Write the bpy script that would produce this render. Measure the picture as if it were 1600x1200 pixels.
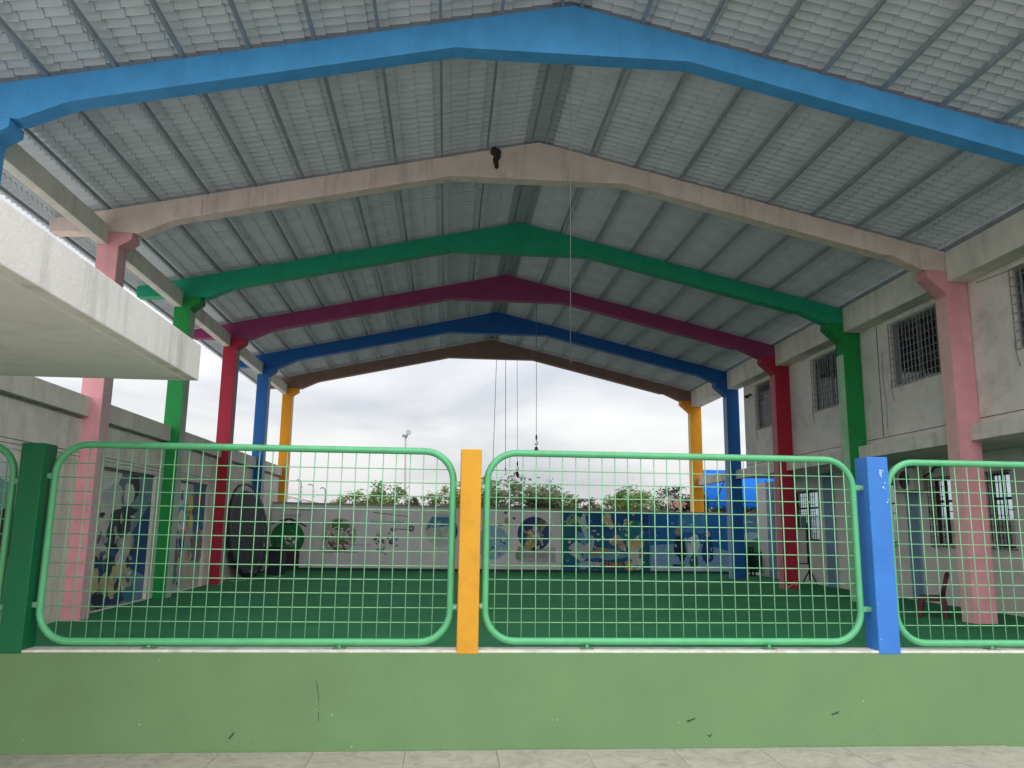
import bpy, bmesh, math, random
from mathutils import Vector, Matrix
R = math.radians
random.seed(7)
for o in list(bpy.data.objects): bpy.data.objects.remove(o)
sc = bpy.context.scene
C = sc.collection

# ------------------------------------------------------------------ camera
F_PX, PITCH, YAW, ROLL, HC = 1238.36, 0.1788, 0.0797, 0.0132, 1.7613
cam_d = bpy.data.cameras.new('camera'); cam = bpy.data.objects.new('camera', cam_d); C.objects.link(cam)
cam_d.sensor_fit = 'HORIZONTAL'; cam_d.sensor_width = 36.0; cam_d.lens = 36.0 * F_PX / 1600.0
cam_d.clip_start = 0.05; cam_d.clip_end = 2000
fw = Vector((math.sin(YAW)*math.cos(PITCH), math.cos(YAW)*math.cos(PITCH), math.sin(PITCH)))
rt = Vector((math.cos(YAW), -math.sin(YAW), 0)); up = rt.cross(fw)
r2 = rt*math.cos(ROLL) + up*math.sin(ROLL); u2 = -rt*math.sin(ROLL) + up*math.cos(ROLL)
m = Matrix((r2, u2, -fw)).transposed().to_4x4(); m.translation = (0, 0, HC)
cam.matrix_world = m
sc.camera = cam

# ------------------------------------------------------------------ world, sun, exposure
SKY_H = 6.2
SUN_EL, SUN_AZ = R(22), R(178)       # azimuth clockwise from +Y (behind the camera, to the right)
w = bpy.data.worlds.new('World'); sc.world = w; w.use_nodes = True
nt = w.node_tree; N = nt.nodes; K = nt.links; N.clear()
def wn(t, **k):
    n = N.new(t)
    for a, b in k.items(): setattr(n, a, b)
    return n
out = wn('ShaderNodeOutputWorld'); bg = wn('ShaderNodeBackground'); bg.inputs['Strength'].default_value = 0.1
sky = wn('ShaderNodeTexSky', sky_type='NISHITA'); sky.sun_disc = False
sky.sun_elevation = SUN_EL; sky.sun_rotation = SUN_AZ; sky.air_density = 1.2; sky.dust_density = 3.0
tc = wn('ShaderNodeTexCoord'); mp = wn('ShaderNodeMapping'); mp.inputs['Scale'].default_value = (1.6, 1.6, 5.5)
mp.inputs['Location'].default_value = (0.35, 0.1, 0.42)
nz = wn('ShaderNodeTexNoise'); nz.inputs['Scale'].default_value = 1.9; nz.inputs['Detail'].default_value = 6
nz.inputs['Roughness'].default_value = 0.5; nz.inputs['Distortion'].default_value = 0.35
rp = wn('ShaderNodeValToRGB'); rp.color_ramp.elements[0].position = 0.36; rp.color_ramp.elements[1].position = 0.63
rp.color_ramp.elements[0].color = (0.51, 0.535, 0.585, 1); rp.color_ramp.elements[1].color = (0.80, 0.80, 0.805, 1)
sc_ = wn('ShaderNodeVectorMath', operation='SCALE'); sc_.inputs['Scale'].default_value = 9.6
mx = wn('ShaderNodeMix', data_type='RGBA'); mx.inputs[0].default_value = 0.93
K.new(tc.outputs['Generated'], mp.inputs['Vector']); K.new(mp.outputs[0], nz.inputs['Vector'])
# overcast luminance: rises smoothly from horizon to zenith as (1 + 2 sin(elevation)) / 3
sx = wn('ShaderNodeSeparateXYZ'); K.new(tc.outputs['Generated'], sx.inputs[0])
zz_ = wn('ShaderNodeMapRange'); zz_.inputs[1].default_value = 0.0; zz_.inputs[2].default_value = 1.0; zz_.inputs[3].default_value = SKY_H; zz_.inputs[4].default_value = SKY_H*3.0
K.new(sx.outputs['Z'], zz_.inputs[0]); K.new(zz_.outputs[0], sc_.inputs['Scale'])
K.new(nz.outputs['Fac'], rp.inputs[0]); K.new(rp.outputs[0], sc_.inputs[0])
K.new(sky.outputs[0], mx.inputs[6]); K.new(sc_.outputs[0], mx.inputs[7])
K.new(mx.outputs[2], bg.inputs['Color']); K.new(bg.outputs[0], out.inputs[0])

sl = bpy.data.lights.new('sun', 'SUN'); so = bpy.data.objects.new('sun', sl); C.objects.link(so)
sl.energy = 1.5; sl.angle = R(85); sl.color = (1, 0.96, 0.9)
sd = Vector((math.sin(SUN_AZ)*math.cos(SUN_EL), math.cos(SUN_AZ)*math.cos(SUN_EL), math.sin(SUN_EL)))
so.rotation_euler = sd.to_track_quat('Z', 'Y').to_euler(); so.location = (10, -20, 30)

vs = sc.view_settings; vs.view_transform = 'Standard'; vs.look = 'None'; vs.gamma = 1; vs.use_curve_mapping = False
vs.exposure = 0.70
sc.render.engine = 'CYCLES'
sc.cycles.max_bounces = 10; sc.cycles.diffuse_bounces = 6; sc.cycles.transparent_max_bounces = 12

# ------------------------------------------------------------------ materials
MATS = {}
def srgb(r, g, b):
    f = lambda c: (c/255/12.92) if c/255 <= 0.04045 else ((c/255+0.055)/1.055)**2.4
    return (f(r), f(g), f(b), 1)
def mat(name, col, rough=0.7, var=0.12, scale=3.0, grime=None, gamt=0.0, gscale=1.2, bump=0.0, bscale=60, streak=False, spec=0.3, metal=0.0, transl=0.0, attr=None):
    """painted / weathered surface: base colour broken by noise, optional grime colour with its own shape, optional vertical streaks"""
    if name in MATS: return MATS[name]
    M = bpy.data.materials.new(name); M.use_nodes = True; t = M.node_tree; n = t.nodes; k = t.links
    b = n['Principled BSDF']; b.inputs['Roughness'].default_value = rough; b.inputs['Metallic'].default_value = metal
    b.inputs['Specular IOR Level'].default_value = spec
    c = n.new('ShaderNodeTexCoord'); a = n.new('ShaderNodeTexNoise'); a.inputs['Scale'].default_value = scale; a.inputs['Detail'].default_value = 7
    a.inputs['Roughness'].default_value = 0.62
    k.new(c.outputs['Object'], a.inputs['Vector'])
    mr = n.new('ShaderNodeMapRange'); mr.inputs[1].default_value = 0.3; mr.inputs[2].default_value = 0.7
    mr.inputs[3].default_value = 1-var; mr.inputs[4].default_value = 1+var*0.6
    k.new(a.outputs['Fac'], mr.inputs[0])
    vm = n.new('ShaderNodeVectorMath'); vm.operation = 'SCALE'
    if attr:
        at_ = n.new('ShaderNodeVertexColor'); at_.layer_name = attr; k.new(at_.outputs[0], vm.inputs[0])
    else: vm.inputs[0].default_value = col[:3]
    k.new(mr.outputs[0], vm.inputs['Scale'])
    res = vm.outputs[0]
    if grime:
        g = n.new('ShaderNodeTexNoise'); g.inputs['Scale'].default_value = gscale; g.inputs['Detail'].default_value = 9; g.inputs['Roughness'].default_value = 0.7
        if streak:
            mp_ = n.new('ShaderNodeMapping'); mp_.inputs['Scale'].default_value = (2.2, 2.2, 0.22); k.new(c.outputs['Object'], mp_.inputs[0]); k.new(mp_.outputs[0], g.inputs['Vector'])
        else: k.new(c.outputs['Object'], g.inputs['Vector'])
        r_ = n.new('ShaderNodeMapRange'); r_.inputs[1].default_value = 0.5; r_.inputs[2].default_value = 0.74; r_.inputs[3].default_value = 0; r_.inputs[4].default_value = gamt
        k.new(g.outputs['Fac'], r_.inputs[0])
        x = n.new('ShaderNodeMix'); x.data_type = 'RGBA'; x.inputs[7].default_value = grime
        k.new(r_.outputs[0], x.inputs[0]); k.new(res, x.inputs[6]); res = x.outputs[2]
    k.new(res, b.inputs['Base Color'])
    rr = n.new('ShaderNodeMapRange'); rr.inputs[3].default_value = max(0.05, rough-0.12); rr.inputs[4].default_value = min(1, rough+0.12)
    k.new(a.outputs['Fac'], rr.inputs[0]); k.new(rr.outputs[0], b.inputs['Roughness'])
    if bump:
        q = n.new('ShaderNodeTexNoise'); q.inputs['Scale'].default_value = bscale; q.inputs['Detail'].default_value = 5; k.new(c.outputs['Object'], q.inputs['Vector'])
        bp = n.new('ShaderNodeBump'); bp.inputs['Strength'].default_value = bump; bp.inputs['Distance'].default_value = 0.02
        k.new(q.outputs['Fac'], bp.inputs['Height']); k.new(bp.outputs[0], b.inputs['Normal'])
    if transl:
        tr = n.new('ShaderNodeBsdfTranslucent'); k.new(res, tr.inputs['Color'])
        ms = n.new('ShaderNodeMixShader'); ms.inputs[0].default_value = transl
        k.new(b.outputs[0], ms.inputs[1]); k.new(tr.outputs[0], ms.inputs[2]); k.new(ms.outputs[0], n['Material Output'].inputs[0])
    MATS[name] = M
    return M

DIRT = (0.10, 0.09, 0.075, 1)
CONC = mat('concrete_render', (0.72, 0.69, 0.635, 1), 0.85, 0.16, 2.2, (0.33, 0.31, 0.28, 1), 0.5, 1.3, 0.25, 40, True)
CONC_R = mat('pale_concrete', (0.82, 0.785, 0.72, 1), 0.85, 0.14, 2.0, (0.27, 0.25, 0.22, 1), 0.5, 1.1, 0.25, 40, True)
WHITEW = mat('white_wall_paint', (0.86, 0.815, 0.78, 1), 0.8, 0.08, 1.3, (0.44, 0.41, 0.37, 1), 0.55, 1.5, 0.12, 30, False)
LOWW = mat('lower_wall_paint', (0.86, 0.80, 0.77, 1), 0.75, 0.06, 1.3, (0.42, 0.40, 0.37, 1), 0.3, 0.9, 0.1, 30, True)
SLABM = mat('canopy_slab_paint', (0.82, 0.80, 0.78, 1), 0.8, 0.10, 2.5, (0.30, 0.30, 0.29, 1), 0.6, 1.7, 0.2, 45, True)
SLABU = mat('canopy_soffit_paint', (0.83, 0.825, 0.80, 1), 0.8, 0.08, 1.5, (0.40, 0.37, 0.31, 1), 0.4, 1.4, 0.1, 40)
GREYP = mat('grey_back_wall_paint', (0.66, 0.66, 0.70, 1), 0.8, 0.07, 1.6, (0.46, 0.47, 0.50, 1), 0.4, 1.0, 0.1, 30, True)
PURL = mat('purlin_steel', (0.36, 0.405, 0.45, 1), 0.5, 0.25, 6, (0.12, 0.08, 0.05, 1), 0.4, 3, metal=0.3)
LOWG = mat('low_wall_green', srgb(101, 134, 93), 0.62, 0.09, 1.6, srgb(94, 122, 88), 0.35, 1.1, 0.06, 90)
LEDGE = mat('ledge_cement', (0.68, 0.67, 0.62, 1), 0.8, 0.2, 8, DIRT, 0.45, 5, 0.3, 60)
FGREEN = mat('fence_tube_green', srgb(84, 172, 120), 0.38, 0.10, 5, srgb(60, 120, 70), 0.35, 6, 0.05, 80, spec=0.5)
FWIRE = mat('fence_wire_green', srgb(128, 188, 146), 0.45, 0.12, 9, srgb(90, 120, 80), 0.4, 12, spec=0.4)
STEEL = mat('galvanised_steel', (0.42, 0.42, 0.40, 1), 0.4, 0.2, 8, metal=0.8)
BLACKM = mat('black_metal', (0.018, 0.018, 0.020, 1), 0.45, 0.2, 6, spec=0.4)
GRILLE = mat('grille_grey', (0.20, 0.205, 0.21, 1), 0.5, 0.2, 6, (0.12, 0.07, 0.04, 1), 0.5, 6)
CABLE = mat('grey_cable', (0.16, 0.16, 0.165, 1), 0.6)

# turf: short artificial grass sheet
def turf_mat():
    M = bpy.data.materials.new('artificial_turf'); M.use_nodes = True; t = M.node_tree; n = t.nodes; k = t.links; b = n['Principled BSDF']
    c = n.new('ShaderNodeTexCoord'); a = n.new('ShaderNodeTexNoise'); a.inputs['Scale'].default_value = 260; a.inputs['Detail'].default_value = 4
    a2 = n.new('ShaderNodeTexNoise'); a2.inputs['Scale'].default_value = 0.7; a2.inputs['Detail'].default_value = 6
    k.new(c.outputs['Object'], a.inputs[0]); k.new(c.outputs['Object'], a2.inputs[0])
    r = n.new('ShaderNodeValToRGB'); r.color_ramp.elements[0].color = (0.008, 0.062, 0.026, 1); r.color_ramp.elements[1].color = (0.028, 0.175, 0.075, 1)
    r.color_ramp.elements[0].position = 0.3; r.color_ramp.elements[1].position = 0.72
    ad = n.new('ShaderNodeMath'); ad.operation = 'ADD'; s1 = n.new('ShaderNodeMath'); s1.operation = 'MULTIPLY'; s1.inputs[1].default_value = 0.5
    s2 = n.new('ShaderNodeMath'); s2.operation = 'MULTIPLY'; s2.inputs[1].default_value = 0.5
    k.new(a.outputs['Fac'], s1.inputs[0]); k.new(a2.outputs['Fac'], s2.inputs[0]); k.new(s1.outputs[0], ad.inputs[0]); k.new(s2.outputs[0], ad.inputs[1])
    k.new(ad.outputs[0], r.inputs[0]); k.new(r.outputs[0], b.inputs['Base Color']); b.inputs['Roughness'].default_value = 0.9
    b.inputs['Specular IOR Level'].default_value = 0.15; b.inputs['Sheen Weight'].default_value = 0.18; b.inputs['Sheen Tint'].default_value = (0.15, 0.75, 0.35, 1)
    bp = n.new('ShaderNodeBump'); bp.inputs['Strength'].default_value = 0.7; bp.inputs['Distance'].default_value = 0.01
    k.new(a.outputs['Fac'], bp.inputs['Height']); k.new(bp.outputs[0], b.inputs['Normal'])
    return M
TURF = turf_mat()

def stone_mat():
    M = bpy.data.materials.new('paving_stone'); M.use_nodes = True; t = M.node_tree; n = t.nodes; k = t.links; b = n['Principled BSDF']
    c = n.new('ShaderNodeTexCoord'); oi = n.new('ShaderNodeObjectInfo')
    ad = n.new('ShaderNodeVectorMath'); ad.operation = 'ADD'; k.new(c.outputs['Object'], ad.inputs[0])
    sc2 = n.new('ShaderNodeVectorMath'); sc2.operation = 'SCALE'; sc2.inputs[0].default_value = (37, 53, 11); k.new(oi.outputs['Random'], sc2.inputs['Scale']); k.new(sc2.outputs[0], ad.inputs[1])
    a = n.new('ShaderNodeTexNoise'); a.inputs['Scale'].default_value = 4.5; a.inputs['Detail'].default_value = 12; a.inputs['Roughness'].default_value = 0.74; a.inputs['Distortion'].default_value = 1.6
    k.new(ad.outputs[0], a.inputs[0])
    r = n.new('ShaderNodeValToRGB'); e = r.color_ramp.elements
    e[0].position = 0.3; e[0].color = (0.235, 0.22, 0.185, 1); e[1].position = 0.72; e[1].color = (0.47, 0.44, 0.37, 1)
    q = r.color_ramp.elements.new(0.5); q.color = (0.37, 0.345, 0.29, 1)
    k.new(a.outputs['Fac'], r.inputs[0]); k.new(r.outputs[0], b.inputs['Base Color']); b.inputs['Roughness'].default_value = 0.6
    bp = n.new('ShaderNodeBump'); bp.inputs['Strength'].default_value = 0.2; k.new(a.outputs['Fac'], bp.inputs['Height']); k.new(bp.outputs[0], b.inputs['Normal'])
    return M
STONE = stone_mat()

def glass_mat(name, tint, rough=0.03, mixf=0.25):
    M = bpy.data.materials.new(name); M.use_nodes = True; t = M.node_tree; n = t.nodes; k = t.links
    n.remove(n['Principled BSDF'])
    tr = n.new('ShaderNodeBsdfTransparent'); tr.inputs[0].default_value = tint
    gl = n.new('ShaderNodeBsdfGlossy'); gl.inputs['Roughness'].default_value = rough
    ms = n.new('ShaderNodeMixShader'); ms.inputs[0].default_value = 0.13; k.new(tr.outputs[0], ms.inputs[1]); k.new(gl.outputs[0], ms.inputs[2])
    k.new(ms.outputs[0], n['Material Output'].inputs[0])
    return M
GLASS = glass_mat('window_glass', (0.66, 0.82, 0.86, 1))
PRINT = mat('printed_picture', (1, 1, 1, 1), 0.6, 0.14, 5, attr='paint')

# ------------------------------------------------------------------ mesh helpers
class MB:
    def __init__(s): s.v = []; s.f = []
    def box(s, x0, x1, y0, y1, z0, z1):
        b = len(s.v)
        s.v += [(x0,y0,z0),(x1,y0,z0),(x1,y1,z0),(x0,y1,z0),(x0,y0,z1),(x1,y0,z1),(x1,y1,z1),(x0,y1,z1)]
        s.f += [[b+i for i in q] for q in ((0,3,2,1),(4,5,6,7),(0,1,5,4),(1,2,6,5),(2,3,7,6),(3,0,4,7))]
        return s
    def prism(s, poly, a0, a1, axis='y'):
        """polygon given in (x,z) for axis y, (y,z) for axis x, (x,y) for axis z; extruded from a0 to a1"""
        b = len(s.v); n = len(poly)
        def P(p, a): return (p[0], a, p[1]) if axis == 'y' else ((a, p[0], p[1]) if axis == 'x' else (p[0], p[1], a))
        s.v += [P(p, a0) for p in poly] + [P(p, a1) for p in poly]
        s.f.append([b+i for i in range(n)]); s.f.append([b+n+i for i in reversed(range(n))])
        for i in range(n): j = (i+1) % n; s.f.append([b+i, b+n+i, b+n+j, b+j])
        return s
    def tube(s, pts, r, n=8, closed=False, cap=True):
        pts = [Vector(p) for p in pts]; b = len(s.v); L = len(pts)
        rad = r if isinstance(r, (list, tuple)) else [r]*L
        prev = None
        for i, p in enumerate(pts):
            if closed: d = (pts[(i+1) % L]-pts[i-1])
            else: d = (pts[min(i+1, L-1)]-pts[max(i-1, 0)])
            d.normalize()
            if prev is None:
                ref = Vector((0,0,1)) if abs(d.z) < 0.9 else Vector((0,1,0))
                u = d.cross(ref).normalized()
            else:
                u = (prev - d*prev.dot(d)).normalized()
            prev = u; vv = d.cross(u)
            for k in range(n):
                a = 2*math.pi*k/n; s.v.append(tuple(p+(u*math.cos(a)+vv*math.sin(a))*rad[i]))
        for i in range(L if closed else L-1):
            j = (i+1) % L
            for k in range(n):
                q = (k+1) % n; s.f.append([b+i*n+k, b+i*n+q, b+j*n+q, b+j*n+k])
        if cap and not closed:
            s.f.append([b+k for k in reversed(range(n))]); s.f.append([b+(L-1)*n+k for k in range(n)])
        return s
    def quad(s, *p):
        b = len(s.v); s.v += [tuple(q) for q in p]; s.f.append([b+i for i in range(len(p))]); return s
    def mesh(s, name, smooth=False):
        me = bpy.data.meshes.new(name); me.from_pydata(s.v, [], s.f); me.update()
        bm = bmesh.new(); bm.from_mesh(me); bmesh.ops.recalc_face_normals(bm, faces=bm.faces); bm.to_mesh(me); bm.free()
        if smooth:
            for p in me.polygons: p.use_smooth = True
        return me
    def build(s, name, M, parent=None, smooth=False, bevel=0.0):
        return link(name, s.mesh(name, smooth), M, parent, bevel)
def link(name, me, M, parent=None, bevel=0.0, loc=None):
    o = bpy.data.objects.new(name, me); C.objects.link(o)
    if M is not None and len(me.materials) == 0: me.materials.append(M)
    if loc: o.location = loc
    if parent:
        o.parent = parent; o.matrix_parent_inverse = world_of(parent).inverted()
    if bevel:
        b = o.modifiers.new('bevel', 'BEVEL'); b.width = bevel; b.segments = 2; b.limit_method = 'ANGLE'; b.angle_limit = R(40)
    return o
def world_of(o):
    mw = Matrix.LocRotScale(o.location, o.rotation_euler, o.scale)
    return (world_of(o.parent) @ o.matrix_parent_inverse @ mw) if o.parent else mw
def tag(o, label, cat, group=None):
    o['label'] = label; o['category'] = cat
    if group: o['group'] = group
    return o
def thing(name, label, cat, loc, group=None, rz=0.0):
    o = bpy.data.objects.new(name, None); C.objects.link(o); o.location = loc; o.rotation_euler = (0, 0, rz); o.empty_display_size = 0.2
    return tag(o, label, cat, group)
def struct(o): o['kind'] = 'structure'; return o
def stuff(o): o['kind'] = 'stuff'; return o
def lpart(name, mb, M, parent, smooth=False, bevel=0.0):
    """part whose mesh is written in the parent's own coordinates"""
    o = bpy.data.objects.new(name, mb.mesh(name, smooth) if isinstance(mb, MB) else mb); C.objects.link(o)
    if M is not None and len(o.data.materials) == 0: o.data.materials.append(M)
    o.parent = parent
    if bevel:
        b = o.modifiers.new('bevel', 'BEVEL'); b.width = bevel; b.segments = 2; b.limit_method = 'ANGLE'; b.angle_limit = R(40)
    return o
def copy_tree(o, parent=None):
    c = o.copy(); C.objects.link(c); c.parent = parent
    if parent: c.matrix_parent_inverse = o.matrix_parent_inverse.copy()
    for ch in [q for q in bpy.data.objects if q.parent == o]: copy_tree(ch, c)
    return c
def holed_wall(X0, X1, y0, y1, z0, z1, holes):
    """wall slab normal to X with rectangular openings (ya, yb, za, zb)"""
    mb = MB(); ys = sorted({y0, y1, *[h[0] for h in holes], *[h[1] for h in holes]}); zs = sorted({z0, z1, *[h[2] for h in holes], *[h[3] for h in holes]})
    def hole(i, j):
        if i < 0 or j < 0 or i >= len(ys)-1 or j >= len(zs)-1: return True
        cy, cz = (ys[i]+ys[i+1])/2, (zs[j]+zs[j+1])/2
        return any(h[0] < cy < h[1] and h[2] < cz < h[3] for h in holes)
    for i in range(len(ys)-1):
        for j in range(len(zs)-1):
            if hole(i, j): continue
            a, b, c, d = ys[i], ys[i+1], zs[j], zs[j+1]
            mb.quad((X0,a,c),(X0,a,d),(X0,b,d),(X0,b,c)); mb.quad((X1,a,c),(X1,b,c),(X1,b,d),(X1,a,d))
            if hole(i-1, j): mb.quad((X0,a,c),(X1,a,c),(X1,a,d),(X0,a,d))
            if hole(i+1, j): mb.quad((X0,b,c),(X0,b,d),(X1,b,d),(X1,b,c))
            if hole(i, j-1): mb.quad((X0,a,c),(X0,b,c),(X1,b,c),(X1,a,c))
            if hole(i, j+1): mb.quad((X0,a,d),(X1,a,d),(X1,b,d),(X0,b,d))
    me = bpy.data.meshes.new('wall'); me.from_pydata(mb.v, [], mb.f); me.update()
    bm = bmesh.new(); bm.from_mesh(me); bmesh.ops.remove_doubles(bm, verts=bm.verts, dist=1e-5); bmesh.ops.recalc_face_normals(bm, faces=bm.faces); bm.to_mesh(me); bm.free()
    return me

# ------------------------------------------------------------------ the place: measured numbers (metres)
S = 4.5; Y0 = 10.97                                   # frame spacing, first (light blue) frame
YK = [Y0 + k*S for k in range(6)]
XLO, XLI, XRI, XRO = -6.98, -6.575, 10.50, 10.98      # column faces
CX, APEX, SL, SR = 1.75, 9.78, 0.222, 0.234           # ridge, roof slopes
FY = 6.78                                             # front of the low wall
BY = 32.5                                             # back wall

# ------------------------------------------------------------------ ground
g = MB(); g.quad((-500,-500,-0.03),(500,-500,-0.03),(500,700,-0.03),(-500,700,-0.03))
struct(g.build('ground', mat('bare_ground', (0.33, 0.31, 0.27, 1), 0.9, 0.2, 0.3)))
g = MB(); g.quad((-6.9,6.96,0.0),(12.52,6.96,0.0),(12.52,BY+0.02,0.0),(-6.9,BY+0.02,0.0))
struct(g.build('turf', TURF))
g = MB(); g.quad((-14,-16,-0.012),(20,-16,-0.012),(20,FY+0.05,-0.012),(-14,FY+0.05,-0.012))
pav = struct(g.build('paving', mat('paving_bed', (0.40, 0.375, 0.32, 1), 0.8, 0.2, 2.0)))
T = 0.72
tile_me = None
for j in range(4):
    for i in range(-9, 10):
        if tile_me is None:
            t = MB(); h = T/2-0.0018; t.box(-h, h, -h, h, -0.03, 0.0); tile_me = t.mesh('paving_tile')
        o = link('paving_tile', tile_me, STONE, pav, loc=(-2.43+i*T+T/2+(0.0 if j % 2 == 0 else 0.0), FY-0.006-T/2-j*T, random.uniform(-0.0025, 0.001)))
        if i == -9 and j == 0:
            pass

# ------------------------------------------------------------------ low wall with fence posts and mesh panels
lw = thing('low_wall', 'long low wall painted sage green with a bare cement top, along the paving', 'wall', (0, FY, 0))
MB().box(-9, 10.4, FY, FY+0.20, -0.03, 0.745).build('wall_body', LOWG, lw, bevel=0.006)
MB().box(-9, 10.4, FY+0.004, FY+0.205, 0.7445, 0.762).build('cement_top', LEDGE, lw, bevel=0.004)
SCUFF = mat('scuff_dark', (0.03, 0.045, 0.03, 1), 0.8); CHIP = mat('paint_chip_white', (0.75, 0.76, 0.72, 1), 0.8)
def scuff(p, M, parent):
    b = MB(); b.quad(*[(x, FY-0.0015, z) for x, z in p]); b.build('scuff_mark' if M is SCUFF else 'paint_chip', M, parent)
scuff([(-1.005,0.545),(-0.99,0.50),(-0.972,0.40),(-0.968,0.30),(-0.976,0.40),(-0.995,0.50)], SCUFF, lw)
scuff([(-0.975,0.29),(-0.965,0.22),(-0.962,0.225),(-0.97,0.295)], SCUFF, lw)
scuff([(-1.66,0.10),(-1.61,0.155),(-1.62,0.125),(-1.65,0.093)], SCUFF, lw)
scuff([(2.02,0.21),(2.10,0.235),(2.09,0.222),(2.03,0.197)], SCUFF, lw)
scuff([(3.26,0.255),(3.33,0.28),(3.325,0.265),(3.265,0.245)], SCUFF, lw)
scuff([(2.18,0.105),(2.21,0.095),(2.24,0.115),(2.215,0.08)], SCUFF, lw)
for i in range(20):
    x = random.uniform(-3.2, 5.2); z = random.uniform(0.03, 0.7) if random.random() < 0.5 else random.uniform(0.02, 0.16); q = random.uniform(0.002, 0.005)
    scuff([(x-q,z),(x+random.uniform(-q,q)*.4,z-q),(x+q,z+q*.2),(x+q*.3,z+q)], random.choice([CHIP, CHIP, SCUFF]), lw)

def post(name, x0, x1, top, M, label):
    o = MB().box(x0, x1, FY-0.004, FY+0.215, 0.735, top).build(name, M, bevel=0.008); tag(o, label, 'fence post', 'fence posts on the low wall'); return o
P_G = mat('post_green', srgb(0, 100, 62), 0.5, 0.08, 4, srgb(0, 80, 55), 0.3, 2)
P_Y = mat('post_yellow', srgb(206, 150, 40), 0.55, 0.06, 5, srgb(180, 124, 28), 0.75, 3.2, 0.08, 50)
P_B = mat('post_blue', srgb(54, 118, 198), 0.5, 0.07, 3, srgb(40, 96, 170), 0.4, 2.5, 0.08, 50)
post('fence_post', -3.475, -3.29, 2.392, P_G, 'dark green square fence post at the left, under the concrete canopy')
post('fence_post', 0.115, 0.292, 2.415, P_Y, 'yellow square fence post in the middle between two mesh panels')
pb = post('fence_post', 3.715, 3.908, 2.42, P_B, 'bright blue square fence post with chipped paint')
for (x, z, s) in ((3.83,2.28,.03),(3.85,2.30,.018),(3.84,2.25,.02),(3.87,2.19,.014),(3.86,2.15,.018),(3.89,2.05,.012),(3.88,2.02,.016),(3.735,1.16,.010),(3.74,0.86,.013),(3.735,1.47,.007),(3.72,1.97,.007)):
    for k in range(3):
        a = random.uniform(0, 6.28); xx = x+random.uniform(-s,s)*.6; zz = z+random.uniform(-s,s)*.6; q = s*random.uniform(.2,.5)
        b = MB(); b.quad(*[(xx+q*random.uniform(.4,1.2)*math.cos(a+t), FY-0.0065, zz+q*random.uniform(.4,1.2)*math.sin(a+t)) for t in (0,1.2,2.4,3.7,5.0)]); b.build('paint_chip', mat('chip_pale_blue', (0.55, 0.75, 0.85, 1), 0.7), pb)

PY = FY + 0.10
def rounded(x0, x1, z0, z1, r, n=9):
    p = []
    for cx, cz, a0 in ((x1-r,z1-r,0),(x0+r,z1-r,90),(x0+r,z0+r,180),(x1-r,z0+r,270)):
        for i in range(n+1):
            a = R(a0+90*i/n); p.append((cx+r*math.cos(a), cz+r*math.sin(a)))
    return p
WIRES = {}
def wire(kind, L):
    key = (kind, round(L, 3))
    if key not in WIRES:
        b = MB(); d = (0,0,L/2) if kind == 'v' else (L/2,0,0)
        b.tube([tuple(-c for c in d), d], 0.0046 if kind == 'v' else 0.0046, 5); WIRES[key] = b.mesh('wire', True)
    return WIRES[key]
def fence_panel(x0, x1, z0, z1, label, feet, tabs):
    t = thing('mesh_fence', label, 'fence', ((x0+x1)/2, PY, z0), 'green mesh panels of the fence')
    r = 0.255; tr = 0.029
    MB().tube([(x, PY, z) for x, z in rounded(x0, x1, z0, z1, r)], tr, 12, closed=True).build('tube_frame', FGREEN, t, True)
    P = 0.1155
    def inset(d):   # how far the rounded corner reaches in at distance d from an edge
        return 0 if d >= r else r - math.sqrt(max(0, r*r-(r-d)**2))
    n = int((x1-x0-0.05)/P); off = ((x1-x0)-n*P)/2
    for i in range(n+1):
        x = x0+off+i*P; d = min(x-x0, x1-x)
        if d < 0.045: continue
        e = inset(d); L = (z1-z0)-2*e
        if L > 0.2: link('wire', wire('v', L-0.01), FWIRE, t, loc=(x+random.uniform(-.003,.003), PY-0.005, (z0+z1)/2)).rotation_euler = (0, random.gauss(0, .0022), 0)
    n = int((z1-z0-0.05)/P); off = ((z1-z0)-n*P)/2
    for i in range(n+1):
        z = z0+off+i*P; d = min(z-z0, z1-z)
        if d < 0.045: continue
        e = inset(d); L = (x1-x0)-2*e
        link('wire', wire('h', L-0.01), FWIRE, t, loc=((x0+x1)/2, PY+0.005, z+random.uniform(-.003,.003))).rotation_euler = (0, random.gauss(0, .0009), 0)
    for x in feet:
        b = MB(); b.tube([(x, PY, z0-0.02), (x, PY, 0.757)], 0.016, 10); b.build('foot', FGREEN, t, True)
        b = MB(); b.box(x-0.055, x+0.055, PY-0.045, PY+0.045, 0.760, 0.768); b.build('foot_plate', mat('foot_plate_rusty', (0.20, 0.24, 0.17, 1), 0.6, 0.3, 20, (0.12,0.06,0.03,1), 0.7, 14), t)
    for x, xp, z in tabs:
        b = MB(); b.box(min(x,xp), max(x,xp), PY-0.024, PY-0.019, z-0.022, z+0.022); b.build('bracket', FGREEN, t)
        b = MB(); b.tube([(xp+(x-xp)*0.25, PY-0.034, z), (xp+(x-xp)*0.25, PY-0.012, z)], 0.012, 6); b.build('bolt', STEEL, t)
    return t
ZB, ZT = 0.815, 2.385
fence_panel(-6.80, -3.56, ZB, ZT, 'green wire mesh fence panel left of the dark green post, cut off', (-6.0, -4.3), ((-3.57,-3.476,2.08),(-3.57,-3.476,1.08)))
fence_panel(-3.235, 0.055, ZB, ZT+0.012, 'green wire mesh fence panel between the dark green and yellow posts', (-2.36, -0.845), ((-3.225,-3.289,2.13),(-3.225,-3.289,1.10),(0.045,0.114,2.12),(0.045,0.114,1.10)))
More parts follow.
